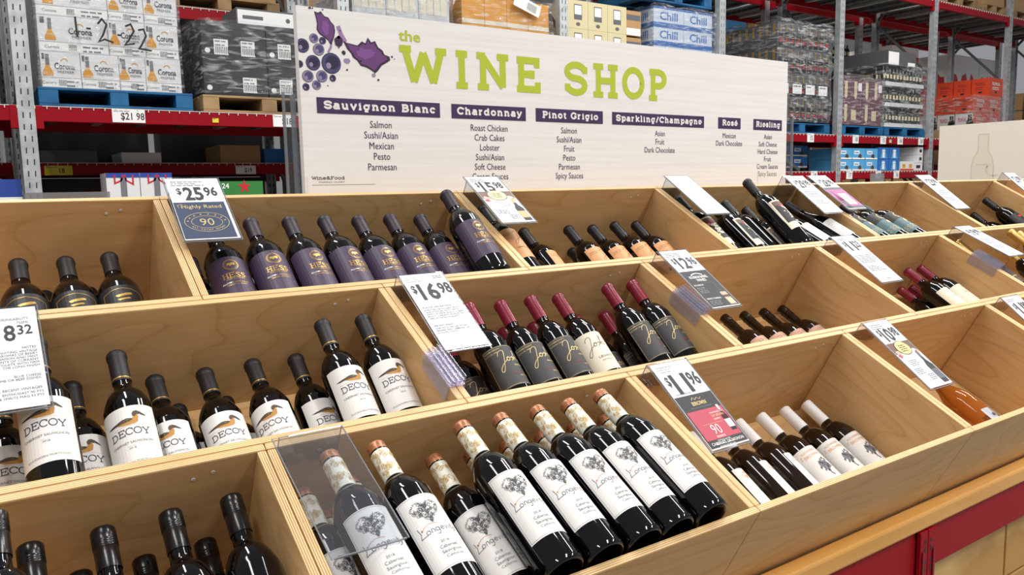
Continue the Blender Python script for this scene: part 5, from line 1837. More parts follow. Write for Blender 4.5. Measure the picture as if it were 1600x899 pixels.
def rack(name, y0, y1, levels, label, xs, zt, face=True):
    r = empty('pallet_rack', ((xs[0] + xs[-1]) / 2, (y0 + y1) / 2, FLOOR_Z), label=label, cat='pallet rack')

    def P(mb, nm, bevel=0.0):
        o = mb.build(nm, r, bevel)
        o.location = -Vector(r.location)
        return o
    for x in xs:
        for y, s in ((y0, 1), (y1, -1)):
            m = MB()
            ya, yb = (y + .002, y + .082) if s > 0 else (y - .082, y - .002)
            m.box(x - .055, x - .049, ya, yb, FLOOR_Z, zt, 'galvanised')
            m.box(x + .049, x + .055, ya, yb, FLOOR_Z, zt, 'galvanised')
            yf = ya if s > 0 else yb - .006
            m.box(x - .049, x + .049, yf, yf + .006, FLOOR_Z, zt, 'galvanised')
            m.map = lambda u, v, l, x=x, ya=ya: (x + u, ya - .0008, v)
            z = FLOOR_Z + .05
            while z < zt - .06:
                for q in (-1, 1):
                    m.poly2([(q * .022 - .005, z), (q * .022 + .003, z), (q * .022 + .005, z + .042), (q * .022 - .003, z + .042)], 'slot_dark', 1)
                z += .085
            P(m, 'upright')
        m = MB()
        z = FLOOR_Z + .2
        k = 0
        while z < zt - 1.0:
            m.bar((x, y0 + .09, z if k % 2 else z + .9), (x, y1 - .09, z + .9 if k % 2 else z), .04, .035, 'steel_grey')
            z += 1.0
            k += 1
        P(m, 'brace')
    for z, i0, i1 in levels:
        for i in range(i0, i1):
            xa, xb = xs[i] + .056, xs[i + 1] - .056
            for y, s in ((y0 + .01, 1), (y1 - .06, -1)):
                m = MB()
                m.box(xa, xb, y, y + .05, z - .115, z, 'red_steel')
                m.box(xa - .002, xa + .05, y - .006, y + .056, z - .17, z - .001, 'red_steel')
                m.box(xb - .05, xb + .002, y - .006, y + .056, z - .17, z - .001, 'red_steel')
                P(m, 'beam', .004)
            m = MB()
            m.box(xa, xb, y0 + .062, y1 - .062, z - .028, z - .014, 'deck_steel')
            n = 7
            for j in range(n):
                x = xa + (xb - xa) * (j + .5) / n
                m.box(x - .03, x + .03, y0 + .06, y1 - .06, z - .062, z - .028, 'galvanised' if j % 3 == 1 else 'deck_steel')
            P(m, 'deck')
            if face:
                m = MB()
                m.box(xa, xb, y0 + .006, y0 + .010, z - .006, z - .001, 'wire_white')
                k = int((xb - xa) / .075)
                for j in range(k + 1):
                    x = xa + (xb - xa) * j / k
                    m.box(x - .003, x + .003, y0 - .001, y0 + .010, z - .024, z - .001, 'wire_white')
                    m.box(x - .003, x + .003, y0 + .006, y1 - .06, z - .012, z - .007, 'wire_white')
                P(m, 'wire_edge')
    return r


rack('a', RY0, RY1, [(1.235, 0, 8), (0.715, 2, 8), (-0.30, 0, 8), (3.39, 3, 8)], 'long red and grey pallet rack facing the bins, nearest behind the sign', PX, 4.6)
rack('b', 7.34, 8.41, [(0.87, 0, 8), (0.25, 0, 8), (2.34, 0, 3), (3.39, 3, 8)], 'second pallet rack standing back to back behind the first', PX, 4.6)
rack('c', 11.6, 12.67, [(1.235, 2, 8), (0.2, 2, 8), (3.39, 2, 8)], 'distant pallet rack across the next aisle', PX, 4.6, False)


def pallet(x0, x1, y0, y1, z, mt, label, h=.139):
    r = empty('pallet', ((x0 + x1) / 2, (y0 + y1) / 2, z), label=label, cat='pallet', group='loaded pallets on the racks')

    def P(m, nm):
        o = m.build(nm, r, .003)
        o.location = -Vector(r.location)
    for j in range(3):
        xa = x0 + (x1 - x0 - .13) * j / 2
        m = MB(); m.box(xa, xa + .13, y0, y1, z + .02, z + h - .02, mt); P(m, 'stringer')
        m = MB(); ya = y0 + (y1 - y0 - .1) * j / 2; m.box(x0, x1, ya, ya + .1, z, z + .019, mt); P(m, 'bottom_board')
    for j in range(6):
        ya = y0 + (y1 - y0 - .12) * j / 5
        m = MB(); m.box(x0, x1, ya, ya + .12, z + h - .019, z + h, mt); P(m, 'top_board')
    return r


def carton(x0, x1, y0, y1, z0, z1, mt, label, cat='carton', group=None, art=None, side=None, name='carton', side_mat=None):
    m = MB()
    xc, yc = (x0 + x1) / 2, (y0 + y1) / 2
    w, d, h = x1 - x0 - .004, y1 - y0 - .004, z1 - z0 - .002
    m.box(-w / 2, w / 2, -d / 2, d / 2, 0, h, mt)
    if side_mat:
        m.map = lambda u, v, l: (-w / 2 - .0006, -u, v)
        m.rect2(-d / 2 + .002, d / 2 - .002, .002, h - .002, side_mat, 1)
    if art:
        m.map = lambda u, v, l: (u, -d / 2 - .0008 - l * .0007, v)
        art(m, w, h)
    if side:
        m.map = lambda u, v, l: (-w / 2 - .0012 - l * .0007, -u, v)
        side(m, d, h)
    o = m.build(name)
    o.location = (xc, yc, z0)
    return tag(o, label, cat, group)


def film(x0, x1, y0, y1, z0, z1, label, amp=.02, seed=0, top=True):
    rr = random.Random(seed)
    nx, ny, nz = 10, 8, 8
    m = MB()
    faces = []
    P = {}

    def pt(i, j, k):
        key = (i, j, k)
        if key not in P:
            a = amp
            P[key] = len(vs)
            vs.append((x0 + (x1 - x0) * i / nx + rr.uniform(-a, a) * .5, y0 + (y1 - y0) * j / ny + rr.uniform(-a, a) * .5, z0 + (z1 - z0) * k / nz + rr.uniform(-a, a) * .5))
        return P[key]
    vs = []
    for i in range(nx):
        for k in range(nz):
            faces.append((pt(i, 0, k), pt(i + 1, 0, k), pt(i + 1, 0, k + 1), pt(i, 0, k + 1)))
            faces.append((pt(i + 1, ny, k), pt(i, ny, k), pt(i, ny, k + 1), pt(i + 1, ny, k + 1)))
    for j in range(ny):
        for k in range(nz):
            faces.append((pt(0, j + 1, k), pt(0, j, k), pt(0, j, k + 1), pt(0, j + 1, k + 1)))
            faces.append((pt(nx, j, k), pt(nx, j + 1, k), pt(nx, j + 1, k + 1), pt(nx, j, k + 1)))
    if top:
        for i in range(nx):
            for j in range(ny):
                faces.append((pt(i, j, nz), pt(i + 1, j, nz), pt(i + 1, j + 1, nz), pt(i, j + 1, nz)))
    m.add(vs, faces, 'stretch_film', True)
    o = m.build('stretch_wrap')
    return tag(o, label, 'plastic wrap')


DK = 1.238          # shelf height the pallets stand on
YF = 6.09
# --- white beer cases
def beer_art(big_pic=True, n=1):
    def f(m, w, h):
        m.rect2(-w / 2 + .004, w / 2 - .004, h * .02, h * .26, 'paper', 1)
        m.rect2(-w / 2, w / 2, h * .265, h * .275, 'ink_soft', 1)
        s = h * .16
        bx = -w * .33
        m.poly2([(bx - .035, h * .32), (bx + .035, h * .32), (bx + .035, h * .42), (bx + .014, h * .58), (bx + .012, h * .92), (bx - .012, h * .92), (bx - .014, h * .58), (bx - .035, h * .42)], 'beer_amber', 2)
        m.rect2(bx - .012, bx + .012, h * .62, h * .92, 'ink_soft', 3)
        m.text2('Corona', w * .10, h * .52, h * .17, 'corona_ink', 2, 'c', bold=.02, width=min(w * .52, .16))
        m.text2('PREMIER', w * .12, h * .40, h * .075, 'ink_soft', 2, 'c', width=min(w * .42, .13))
        m.line2(arc(w * .1, h * .74, .022, .02, 180, 0, 6), .006, 'beer_amber', 2)
        m.text2('Corona', -w * .32, h * .09, h * .08, 'corona_ink', 2, 'c')
        for k in range(9):
            m.rect2(-w * .08 + k * .006, -w * .08 + k * .006 + .003, h * .05, h * .22, 'ink', 2)
        m.dashes2(w * .12, w * .44, h * .17, 2, .03, .012, 'ink_soft', 2, 3)
        m.rect2(-w * .46, -w * .40, h * .78, h * .94, 'ink_grey', 2)
    return f


pallet(-0.53, 0.56, YF, 7.06, DK, 'pallet_blue', 'blue pallet under the white beer cases, left of the sign')
GB = 'white beer cases on the blue pallet'
xr = {0: [-.50, -.245, .01, .20, .485], 1: [-.50, -.03, .235, .48], 2: [-.50, -.02, .235, .485], 3: [-.5, -.1, .2, .48]}
xr[0] = [-.50, -.235, .03, .22, .485]
rows = ['bottom', 'second', 'third', 'fourth']
for k in range(4):
    z0 = DK + .14 + k * .262
    xs = xr[k]
    for i in range(len(xs) - 1):
        carton(xs[i], xs[i + 1], YF + .01, YF + .40, z0, z0 + .262, 'carton_white', 'white beer case with amber bottle picture, %s course, %s from left' % (rows[k], nth(i)), 'beer case', GB, beer_art(), name='beer_case')
    for i in range(2):
        carton(-.5 + i * .49, -.01 + i * .49, YF + .42, YF + .90, z0, z0 + .262, 'carton_white', 'white beer case in the rear of the stack, %s course, %s half' % (rows[k], ('left', 'right')[i]), 'beer case', GB, name='beer_case')
fw = film(-.515, .50, YF - .012, 7.03, DK + .155, DK + 1.20, 'clear stretch wrap around the white beer cases', .012, 4)
m = MB()
m.map = lambda x, z, l: (x, YF - .028, z)
for p in ([(-.25, 1.90), (-.245, 1.75)], [(-.18, 1.82), (-.15, 1.82)], [(-.10, 1.86), (-.07, 1.90), (-.04, 1.86), (-.07, 1.78), (-.10, 1.73), (-.06, 1.75), (.0, 1.73)], [(.03, 1.79), (.06, 1.79)], [(.09, 1.86), (.13, 1.88), (.15, 1.83), (.11, 1.76), (.08, 1.72), (.15, 1.735)], [(.18, 1.84), (.22, 1.85), (.235, 1.80), (.20, 1.73), (.18, 1.70), (.27, 1.69)]):
    m.line2(p, .014, 'black', 1)
o = m.build('handwriting', fw)
tag(o, 'black marker date written on the wrap')
# --- left bay, cut by the frame
pallet(-1.95, -0.80, YF, 7.06, DK, 'pallet_blue', 'blue pallet at the left edge of the photo')


def yellow_art(m, w, h):
    m.rect2(-w / 2, w / 2, 0, h * .22, 'carton_white', 1)
    m.rect2(-w / 2, w / 2, h * .22, h * .40, 'tag_yellow', 1)
    m.poly2([(w * .05, h * .4), (w / 2, h * .4), (w / 2, h * .72)], 'carton_sky', 1)
    m.line2([(-w * .1, h * .68), (w * .02, h * .76), (w * .1, h * .62), (w * .2, h * .72), (w * .3, h * .64)], .02, 'red_bright', 2)
    m.rect2(w * .15, w * .40, h * .05, h * .18, 'ink', 2)


for k in range(4):
    z0 = DK + .14 + k * .33
    for i, (a, b) in enumerate(((-1.90, -1.38), (-1.375, -.86))):
        carton(a, b, YF + .02, YF + .9, z0, z0 + .33, 'carton_white', 'white and yellow carton at the left edge, %s course, %s' % (rows[k], ('left half', 'right half')[i]), 'carton', 'white and yellow cartons at the left edge', yellow_art)
# --- black cases in wrap
pallet(0.64, 1.74, YF, 7.06, DK, 'pallet_wood', 'wooden pallet under the wrapped black cases')


def black_art(seed):
    def f(m, w, h):
        rr = random.Random(seed)
        m.ellipse2(-w * .42, h * .2, .022, .022, 'paper', 2, 14)
        for q in (.18, .6):
            if rr.random() < .8:
                x = -w / 2 + w * q
                m.rect2(x, x + w * .22, h * .10, h * .52, 'paper', 2)
                for j in range(8):
                    m.rect2(x + .012 + j * .014, x + .018 + j * .014, h * .14, h * .32, 'ink', 3)
                m.dashes2(x + .01, x + w * .2, h * .46, 2, .03, .01, 'ink_soft', 3, seed)
    return f


for k in range(2):
    z0 = DK + .14 + k * .30
    for i, (a, b) in enumerate(((.66, 1.19), (1.195, 1.72))):
        for j, (c_, d_) in enumerate(((YF + .01, YF + .46), (YF + .48, YF + .92))):
            carton(a, b, c_, d_, z0, z0 + .30, 'carton_black', 'black case on the wooden pallet, %s course, %s %s' % (rows[k], ('front', 'rear')[j], ('left', 'right')[i]), 'carton', 'wrapped black cases', black_art(k * 3 + i) if j == 0 else None)
carton(.98, 1.50, YF + .1, YF + .55, DK + .74, DK + .89, 'carton_grey', 'single flat case lying on top of the black stack', 'carton', None, lambda m, w, h: (m.rect2(-w * .48, w * .48, h * .1, h * .9, 'carton_white', 1), m.ellipse2(w * .36, h * .5, .02, .02, 'ink_grey', 2, 12), m.dashes2(-w * .4, w * .1, h * .5, 1, .02, .03, 'ink_grey', 2, 2)))
film(.645, 1.735, YF - .012, 7.04, DK + .16, DK + .75, 'shiny stretch wrap around the black cases left of the sign', .02, 8, False)
# --- silver wrapped load seen over the sign
pallet(1.98, 3.05, YF, 7.06, DK, 'pallet_blue', 'blue pallet hidden behind the sign, under silver tins')
for k in range(4):
    for i in range(3):
        z0 = DK + .14 + k * .26
        carton(2.0 + i * .34, 2.34 + i * .34, YF + .02, YF + .9, z0, z0 + .26, 'galvanised', 'silvery case over the left part of the sign, %s course, %s' % (rows[k], nth(i)), 'carton', 'silvery cases behind the sign', lambda m, w, h: [m.rect2(-w * .45 + q * w * .225, -w * .45 + q * w * .225 + w * .19, h * .3, h * .9, 'label_cream', 1) for q in range(4)])
film(1.97, 3.04, YF - .012, 7.04, DK + .16, DK + 1.21, 'stretch wrap on the silvery cases behind the sign', .03, 12)
# --- amber cartons
pallet(3.14, 4.26, YF, 7.06, DK, 'pallet_wood', 'wooden pallet hidden behind the sign, under amber cartons')
for k in range(4):
    for i in range(4):
        z0 = DK + .14 + k * .275
        carton(3.16 + i * .27, 3.43 + i * .27, YF + .02, YF + .9, z0, z0 + .275, 'carton_amber', 'amber carton behind the sign, %s course, %s' % (rows[k], nth(i)), 'carton', 'amber cartons behind the sign', lambda m, w, h: m.rect2(-w / 2, w / 2, h * .0, h * .16, 'label_cream', 1))
f2 = film(3.13, 4.27, YF - .012, 7.04, DK + .16, DK + 1.26, 'stretch wrap around the amber cartons', .03, 13)
m = MB(); m.map = lambda u, v, l: (3.92 + u * .94 + v * .3, YF - .035, 2.42 + v * .94 - u * .3)
m.rect2(-.17, .17, -.05, .07, 'paper', 1)
for j in range(9):
    m.rect2(.0 + j * .014, .007 + j * .014, -.03, .05, 'ink_grey', 2)
o = m.build('shipping_label', f2)
# --- beige wine cartons
pallet(4.47, 5.60, YF, 7.06, DK, 'pallet_wood', 'wooden pallet hidden behind the sign, under beige cartons')


def beige_art(m, w, h):
    m.rect2(-w * .2, w * .2, h * .32, h * .86, 'ink_grey', 1)
    m.rect2(-w * .17, w * .17, h * .5, h * .82, 'paper', 2)
    m.ellipse2(0, h * .16, .03, .02, 'ink_grey', 1, 12)


for k in range(4):
    z0 = DK + .14 + k * .30
    for i in range(3):
        carton(4.50 + i * .285, 4.785 + i * .285, YF + .02, YF + .9, z0, z0 + .30, 'carton_beige', 'beige wine carton behind the sign, %s course, %s' % (rows[k], nth(i)), 'carton', 'beige wine cartons', beige_art)
    carton(5.36, 5.60, YF + .04, YF + .7, z0, z0 + .28, 'carton_kraft', 'brown carton right of the beige ones, %s course' % rows[k], 'carton', 'brown cartons beside the beige ones', lambda m, w, h: (m.rect2(-w * .45, w * .45, h * .62, h * .84, 'ink_grey', 1), m.rect2(-w * .45, w * .45, h * .02, h * .3, 'paper', 1)))
# --- blue and white can packs
pallet(5.72, 6.76, YF, 7.06, DK, 'pallet_blue', 'blue pallet hidden behind the sign, under blue can packs')


def chill_art(m, w, h):
    m.rect2(-w / 2, w / 2, 0, h * .15, 'chill_blue', 1)
    m.rect2(-w / 2, w / 2, h * .88, h, 'chill_blue', 1)
    m.text2('Chill', 0, h * .30, h * .42, 'chill_blue', 2, 'c', bold=.015, width=w * .6)


for k in range(6):
    z0 = DK + .14 + k * .212
    for i in range(2):
        carton(5.78 + i * .505, 6.28 + i * .505, YF + .02, YF + .48, z0, z0 + .212, 'carton_chill', 'pale blue can pack, %s course, %s' % ((rows + ['fifth', 'sixth'])[k], ('left', 'right')[i]), 'can pack', 'blue can packs behind the sign', chill_art, chill_art)
        carton(5.78 + i * .505, 6.28 + i * .505, YF + .50, YF + .96, z0, z0 + .212, 'carton_chill', 'pale blue can pack in the rear half, %s course, %s' % ((rows + ['fifth', 'sixth'])[k], ('left', 'right')[i]), 'can pack', 'blue can packs behind the sign', None, chill_art)
film(5.755, 6.82, YF - .012, 7.085, DK + .16, DK + 1.43, 'stretch wrap around the pale blue can packs', .03, 14)
# --- dark wrapped cases with gold necks
pallet(7.98, 9.24, YF, 7.06, DK, 'pallet_blue', 'blue pallet under the tall dark wrapped load')


def dark_art(m, w, h):
    n = 3
    for q in range(n):
        x = -w / 2 + w * (q + .5) / n
        m.rect2(x - .045, x + .045, h * .03, h * .60, 'black', 1)
        m.rect2(x - .009, x + .009, h * .62, h * .92, 'gold', 1)
        m.rect2(x - .034, x + .034, h * .18, h * .34, 'red_ink', 2)
        m.rect2(x - .034, x + .034, h * .38, h * .42, 'gold', 2)


def dark_side(m, w, h):
    for q in range(8):
        x = -w / 2 + w * (q + .5) / 8
        m.rect2(x - .02, x + .02, h * .5, h * .95, 'gold', 1)


for k in range(4):
    z0 = DK + .16 + k * .325
    for i in range(3):
        carton(8.06 + i * .385, 8.445 + i * .385, YF + .02, YF + .93, z0, z0 + .32, 'carton_grey', 'dark bottle case with gold necks, %s course, %s' % (rows[k], nth(i)), 'carton', 'dark wrapped cases right of the sign', dark_art, dark_side)
for i in range(4):
    m = MB(); m.box(-.10, .10, -.003, .003, 0, .13, 'paper')
    m.map = lambda u, v, l: (u, -.0036, v)
    m.dashes2(-.08, .08, .10, 1, .03, .016, 'ink_soft', 1, i)
    o = m.build('case_label'); o.location = (8.19 + i * .29, YF + .004, DK + .53)
    tag(o, 'white case label across the dark wrapped load, %s from left' % nth(i), 'label', 'white case labels on the dark load')
film(8.04, 9.24, YF - .012, 7.05, DK + .16, DK + 1.50, 'glossy stretch wrap around the tall dark load right of the sign', .035, 15)
# --- maroon cartons and bottle trays
pallet(9.50, 10.60, YF, 7.06, DK, 'pallet_blue', 'blue pallet under the maroon cartons')


def maroon_art(k):
    def f(m, w, h):
        for q in (.22, .68):
            if k == 0 and q > .5:
                m.rect2(-w * .02, w * .22, h * .22, h * .66, 'carton_cream', 1)
            else:
                m.poly2([(-w / 2 + w * q - .035, h * .9), (-w / 2 + w * q + .035, h * .9), (-w / 2 + w * q + .035, h * .25), (-w / 2 + w * q, h * .12), (-w / 2 + w * q - .035, h * .25)], 'carton_cream', 1)
        if k == 1:
            m.rect2(w * .30, w * .48, h * .5, h * .85, 'paper', 2)
    return f


for k in range(2):
    for i in range(2):
        z0 = DK + .15 + k * .33
        carton(9.53 + i * .525, 10.05 + i * .525, YF + .02, YF + .9, z0, z0 + .33, 'carton_maroon', 'maroon wine carton, %s course, %s' % (rows[k], ('left', 'right')[i]), 'carton', 'maroon wine cartons', maroon_art(k))
film(9.51, 10.60, YF - .01, 7.04, DK + .15, DK + .84, 'stretch wrap around the maroon cartons', .02, 16)
pallet(10.64, 11.78, YF, 7.06, DK, 'pallet_blue', 'blue pallet under the wrapped green bottle trays')
sb = MB()
sb.lathe([(.030, 0), (.036, .004), (.037, .18), (.030, .21), (.014, .235), (.014, .30), (.012, .302)], 'glass_green', 10)
sb.map = cyl_map(.037, .11)
sb.rect2(-.03, .03, -.04, .04, 'carton_cream', 0, 4)
sbo = sb.build('wine_bottle', link=False)
first = [True]


def small_bottle(x, y, z, label, group):
    o = sbo if first[0] else sbo.copy()
    first[0] = False
    o = o if o.name not in COL.objects else o.copy()
    o.location = (x, y, z)
    o.scale = (1, 1, .78)
    COL.objects.link(o)
    return tag(o, label, 'wine bottle', group)


for k in range(3):
    z0 = DK + .15 + k * .31
    for i in range(2):
        carton(10.66 + i * .55, 11.20 + i * .55, YF + .02, YF + .9, z0, z0 + .06, 'carton_white', 'white bottle tray on the wrapped stack, %s course, %s' % (rows[k], ('left', 'right')[i]), 'tray', 'white bottle trays', name='bottle_tray')
    for q in range(12):
        for j in range(2):
            small_bottle(10.71 + q * .0925, YF + .10 + j * .12, z0 + .06, 'green wine bottle in the %s tray up of the wrapped stack' % rows[k].replace('bottom', 'first'), 'green bottles in the %s tray' % rows[k].replace('bottom', 'first'))
carton(10.75, 11.55, YF + .05, YF + .9, DK + .15 + .935, DK + .15 + 1.16, 'carton_grey', 'grey and white carton on top of the green bottle trays', 'carton', None, lambda m, w, h: (m.rect2(-w * .48, -w * .12, h * .05, h * .9, 'paper', 1), m.rect2(w * .2, w * .46, h * .05, h * .3, 'paper', 1)))
film(10.63, 11.79, YF - .01, 7.04, DK + .16, DK + 1.10, 'stretch wrap around the green bottle trays', .02, 17, False)
# --- orange cartons
pallet(12.3, 14.3, YF + .02, 7.06, DK, 'pallet_wood', 'wooden pallet under the orange and red cartons')


def trop_art(mt):
    def f(m, w, h):
        m.text2('TROPICAL', 0, h * .60, h * .16, mt, 1, 'c', bold=.02, width=w * .6)
        m.dashes2(-w * .25, w * .25, h * .48, 2, .03, .014, mt, 1, 3)
        m.blob2(0, h * .22, .03, .02, 'ink', 1, 10, .3, 2)
    return f


def trop_white(m, w, h):
    m.text2('TROPICAL', -w * .1, h * .55, h * .2, 'red_bright', 1, 'c', bold=.02, width=w * .5)
    for q in (.28, .40):
        m.poly2([(w * q - .04, .02), (w * q + .04, .02), (w * q + .04, h * .5), (w * q + .014, h * .68), (w * q + .014, h * .9), (w * q - .014, h * .9), (w * q - .014, h * .68), (w * q - .04, h * .5)], 'glass_green', 1)


for k, (x0, mt, sd, lb) in enumerate(((13.36, 'carton_salmon', trop_white, 'white and salmon'), (13.35, 'carton_salmon', trop_art('red_ink'), 'orange and salmon'), (14.0, 'carton_orange', trop_art('red_ink'), 'orange top'))):
    z0 = DK + .15 + k * .31
    for i in range(2 if k < 2 else 1):
        for j in range(3):
            carton(x0 + i * .49 if k < 2 else 13.88, x0 + .49 + i * .49 if k < 2 else 14.37, YF + .02 + j * .31, YF + .32 + j * .31, z0, z0 + .31, mt, '%s wine carton far right, %s course, %s row %s' % (lb, rows[k], nth(j), ('left', 'right')[i]), 'carton', 'orange and red wine cartons', trop_art('paper'), sd, side_mat='carton_white' if k == 0 else 'carton_orange')
film(13.32, 14.37, YF, 7.055, DK + .16, DK + .74, 'stretch wrap around the orange cartons', .015, 18, False)
# --- cases on the lower shelf, right
LZ = .718


def sky_art(m, w, h):
    m.rect2(-w * .48, w * .48, h * .02, h * .16, 'paper', 1)
    m.blob2(w * .1, h * .3, .05, .03, 'duck_brown', 1, 12, .3, 3)
    m.rect2(-w * .36, w * .06, h * .45, h * .78, 'paper', 1)
    m.rect2(-w * .30, w * .0, h * .55, h * .66, 'carton_sky', 2)


def deep_art(m, w, h):
    m.poly2([(-w * .3, h * .05), (w * .3, h * .05), (w * .12, h * .9), (-w * .12, h * .9)], 'carton_sky', 1)
    m.rect2(-.03, .03, h * .12, h * .62, 'paper', 2)
    m.rect2(-.04, .04, h * .66, h * .8, 'paper', 2)


for k in range(2):
    z0 = LZ + k * .168
    for i in range(3):
        carton(9.48 + i * .335, 9.81 + i * .335, YF + .0, YF + .5, z0, z0 + .166, 'carton_sky', 'sky-blue bottle case on the lower shelf, %s course, %s' % (rows[k], nth(i)), 'carton', 'sky-blue cases on the lower shelf', sky_art)
    for i in range(2):
        carton(10.49 + i * .30, 10.785 + i * .30, YF + .0, YF + .5, z0 + k * .01, z0 + .176 + k * .01, 'carton_deep_blue', 'deeper blue case beside the sky-blue ones, %s course, %s' % (rows[k], ('left', 'right')[i]), 'carton', 'deep blue cases on the lower shelf', deep_art)


def wt_art(mt, mt2):
    def f(m, w, h):
        m.rect2(-w * .2, w * .25, h * .3, h * .7, mt, 1)
        m.rect2(-w / 2, w / 2, 0, h * .2, mt2, 1)
    return f


for i in range(2):
    carton(11.12 + i * .19, 11.31 + i * .19, YF, YF + .4, LZ, LZ + .145, 'carton_white', 'white and orange case on the lower shelf, %s' % ('left', 'right')[i], 'carton', 'white and orange cases', wt_art('beer_amber', 'carton_orange'))
for k in range(3):
    carton(11.50 if k == 0 else 11.62, 11.77, YF, YF + .4, LZ + k * .125, LZ + .123 + k * .125, 'carton_white', 'white case with dark print at the shelf end, %s course' % rows[k], 'carton', 'white cases at the shelf end', wt_art('ink', 'carton_white'))
    carton(11.10, 11.60, YF + .45, YF + .8, LZ + k * .125, LZ + .123 + k * .125, 'carton_white', 'white case with a red star farther back, %s course' % rows[k], 'carton', 'red-star cases', lambda m, w, h: m.poly2([(w * .1 + (.05 if q % 2 == 0 else .02) * math.sin(math.pi * q / 5), h * .5 + (.05 if q % 2 == 0 else .02) * math.cos(math.pi * q / 5)) for q in range(10)], 'red_bright', 1))
for k in range(2):
    for i in range(3):
        carton(8.2 + i * .37, 8.57 + i * .37, YF + .4, YF + .8, LZ + .06 + k * .165, LZ + .22 + k * .165, 'carton_deep_blue', 'shaded blue case deep on the lower shelf, %s course, %s' % (rows[k], nth(i)), 'carton', 'shaded blue cases', sky_art)
m = MB(); m.bar((7.9, YF + .15, 1.12), (8.75, YF + .15, LZ + .02), .05, .05, 'steel_grey')
tag(m.build('diagonal_strut'), 'grey diagonal strut leaning across the lower shelf beside the sign', 'strut')
# --- lower shelf, left
SHL = -0.30


def ultra_art(m, w, h):
    m.rect2(-w / 2, w / 2, h * .9, h, 'blue_bright', 1)
    m.line2([(-w * .25, h * .96), (-w * .25, h * .78), (-w * .05, h * .84), (.0, h * .96)], .012, 'red_bright', 2)
    m.line2([(w * .05, h * .96), (w * .1, h * .84), (w * .3, h * .76), (w * .3, h * .96)], .012, 'red_bright', 2)
    m.rect2(-.02, .025, h * .5, h * .9, 'ink_soft', 2)


SHZ = 0.715
for i in range(2):
    carton(-.125 + i * .26, .135 + i * .26, YF - .24, YF + .1, .36, .755, 'carton_white', 'white beer case with blue top and red ribbon, %s of two behind the bins' % ('left', 'right')[i], 'beer case', 'white and blue beer cases', ultra_art, name='beer_case') if False else None


def low_shelf_items():
    z = .40
    for i in range(2):
        carton(-.125 + i * .245, .118 + i * .245, YF + .02, YF + .34, SHL_Z, .742, 'carton_white', 'white beer case with blue top and red ribbons behind the bins, %s of two' % ('left', 'right')[i], 'beer case', 'white and blue beer cases', ultra_art, name='beer_case')
    carton(.70, 1.10, YF + .02, YF + .34, SHL_Z, .668, 'carton_green', 'green beer case with a red star, left of the sign', 'beer case', None, lambda m, w, h: (m.text2('24', -w * .30, h * .80, h * .14, 'paper', 1, 'c', bold=.02), m.poly2([(w * .10 + (.06 if q % 2 == 0 else .024) * math.sin(math.pi * q / 5), h * .84 + (.06 if q % 2 == 0 else .024) * math.cos(math.pi * q / 5)) for q in range(10)], 'red_bright', 1)), name='beer_case')
    carton(-1.3, -.69, YF + .02, YF + .5, SHL_Z, .70, 'blue_bright', 'blue and white carton at the left edge, low on the rack', 'carton', None, lambda m, w, h: m.rect2(w * .1, w / 2, 0, h * .6, 'paper', 1))


SHL_Z = .372
for xa_, xb_, w_ in ((PX[0] + .06, PX[1] - .06, 'cut by the left edge of the photo'), (PX[1] + .06, PX[2] - .06, 'behind the bins, left of the sign')):
    m = MB(); m.box(xa_, xb_, RY0 + .10, RY1 - .10, .34, .37, 'red_steel_dark')
    tag(m.build('shelf_board'), 'dark red shelf low in the left rack, ' + w_, 'shelf')
low_shelf_items()
# back-rack shadowed goods at left
for i, (a, b, z0, z1, mt, lb) in enumerate(((-.45, .0, .87, .98, 'carton_grey', 'grey flat box on the shadowed rear shelf, left'), (.2, .55, .87, .97, 'carton_white', 'pale flat box on the shadowed rear shelf'), (1.1, 1.5, .87, 1.05, 'carton_kraft', 'brown box on the shadowed rear shelf'), (1.54, 1.80, .87, 1.02, 'carton_deep_blue', 'dark blue box on the shadowed rear shelf, behind the sign edge'))):
    carton(a, b, 7.42, 8.0, z0, z1, mt, lb, 'carton')
for k, (z0, z1, nm) in enumerate(((.25, .745, 'low'), (1.06, 1.62, 'upper'))):  # added row of black cases, darkening the rack depth in place of shade
    for i in range(6):
        xa = PX[i // 2] + .07 + (i % 2) * 1.16
        carton(xa + .05, xa + 1.1, 8.0, 8.32, .87 if k else .25, z1, 'carton_black', 'added black case standing in for the rear rack shade, %s shelf, %s from left' % (nm, nth(i)), 'carton', 'added black cases standing in for rear rack shade')
# upper pallets and loads in the rear rack
for i, (x0, x1) in enumerate(((-.5, .6), (.68, 1.78), (2.02, 3.1))):
    pallet(x0, x1, 7.4, 8.35, 2.34, 'pallet_wood', 'wooden pallet on the rear upper shelf, %s from left' % nth(i))
    carton(x0 + .03, x1 - .03, 7.42, 8.33, 2.48, 3.1, 'carton_kraft', 'brown load on the rear upper pallet, %s from left' % nth(i), 'carton', 'brown loads on the rear upper shelf')
for i, (x0, x1) in enumerate(((10.0, 11.1), (12.2, 13.3), (13.5, 14.3), (14.6, 15.7))):
    pallet(x0, x1, YF, 7.06, 3.393, 'pallet_wood', 'wooden pallet on the high front shelf, %s from left' % nth(i))
    carton(x0 + .03, x1 - .03, YF + .02, 7.04, 3.538, 4.3, 'carton_kraft', 'brown load high on the front rack, %s from left' % nth(i), 'carton', 'brown loads on the high shelf')
pallet(5.6, 6.75, YF, 7.06, 2.70, 'pallet_blue', 'blue pallet resting on top of the blue can packs')
carton(5.75, 6.7, YF + .02, 7.0, 2.84, 3.2, 'carton_kraft', 'brown carton on the pallet above the can packs', 'carton')
# rear rack, right: goods glimpsed through the posts
def red_white(m, w, h):
    for q in range(3):
        m.blob2(-w * .3 + q * w * .3, h * .45, w * .1, h * .25, 'red_bright', 1, 12, .3, q)


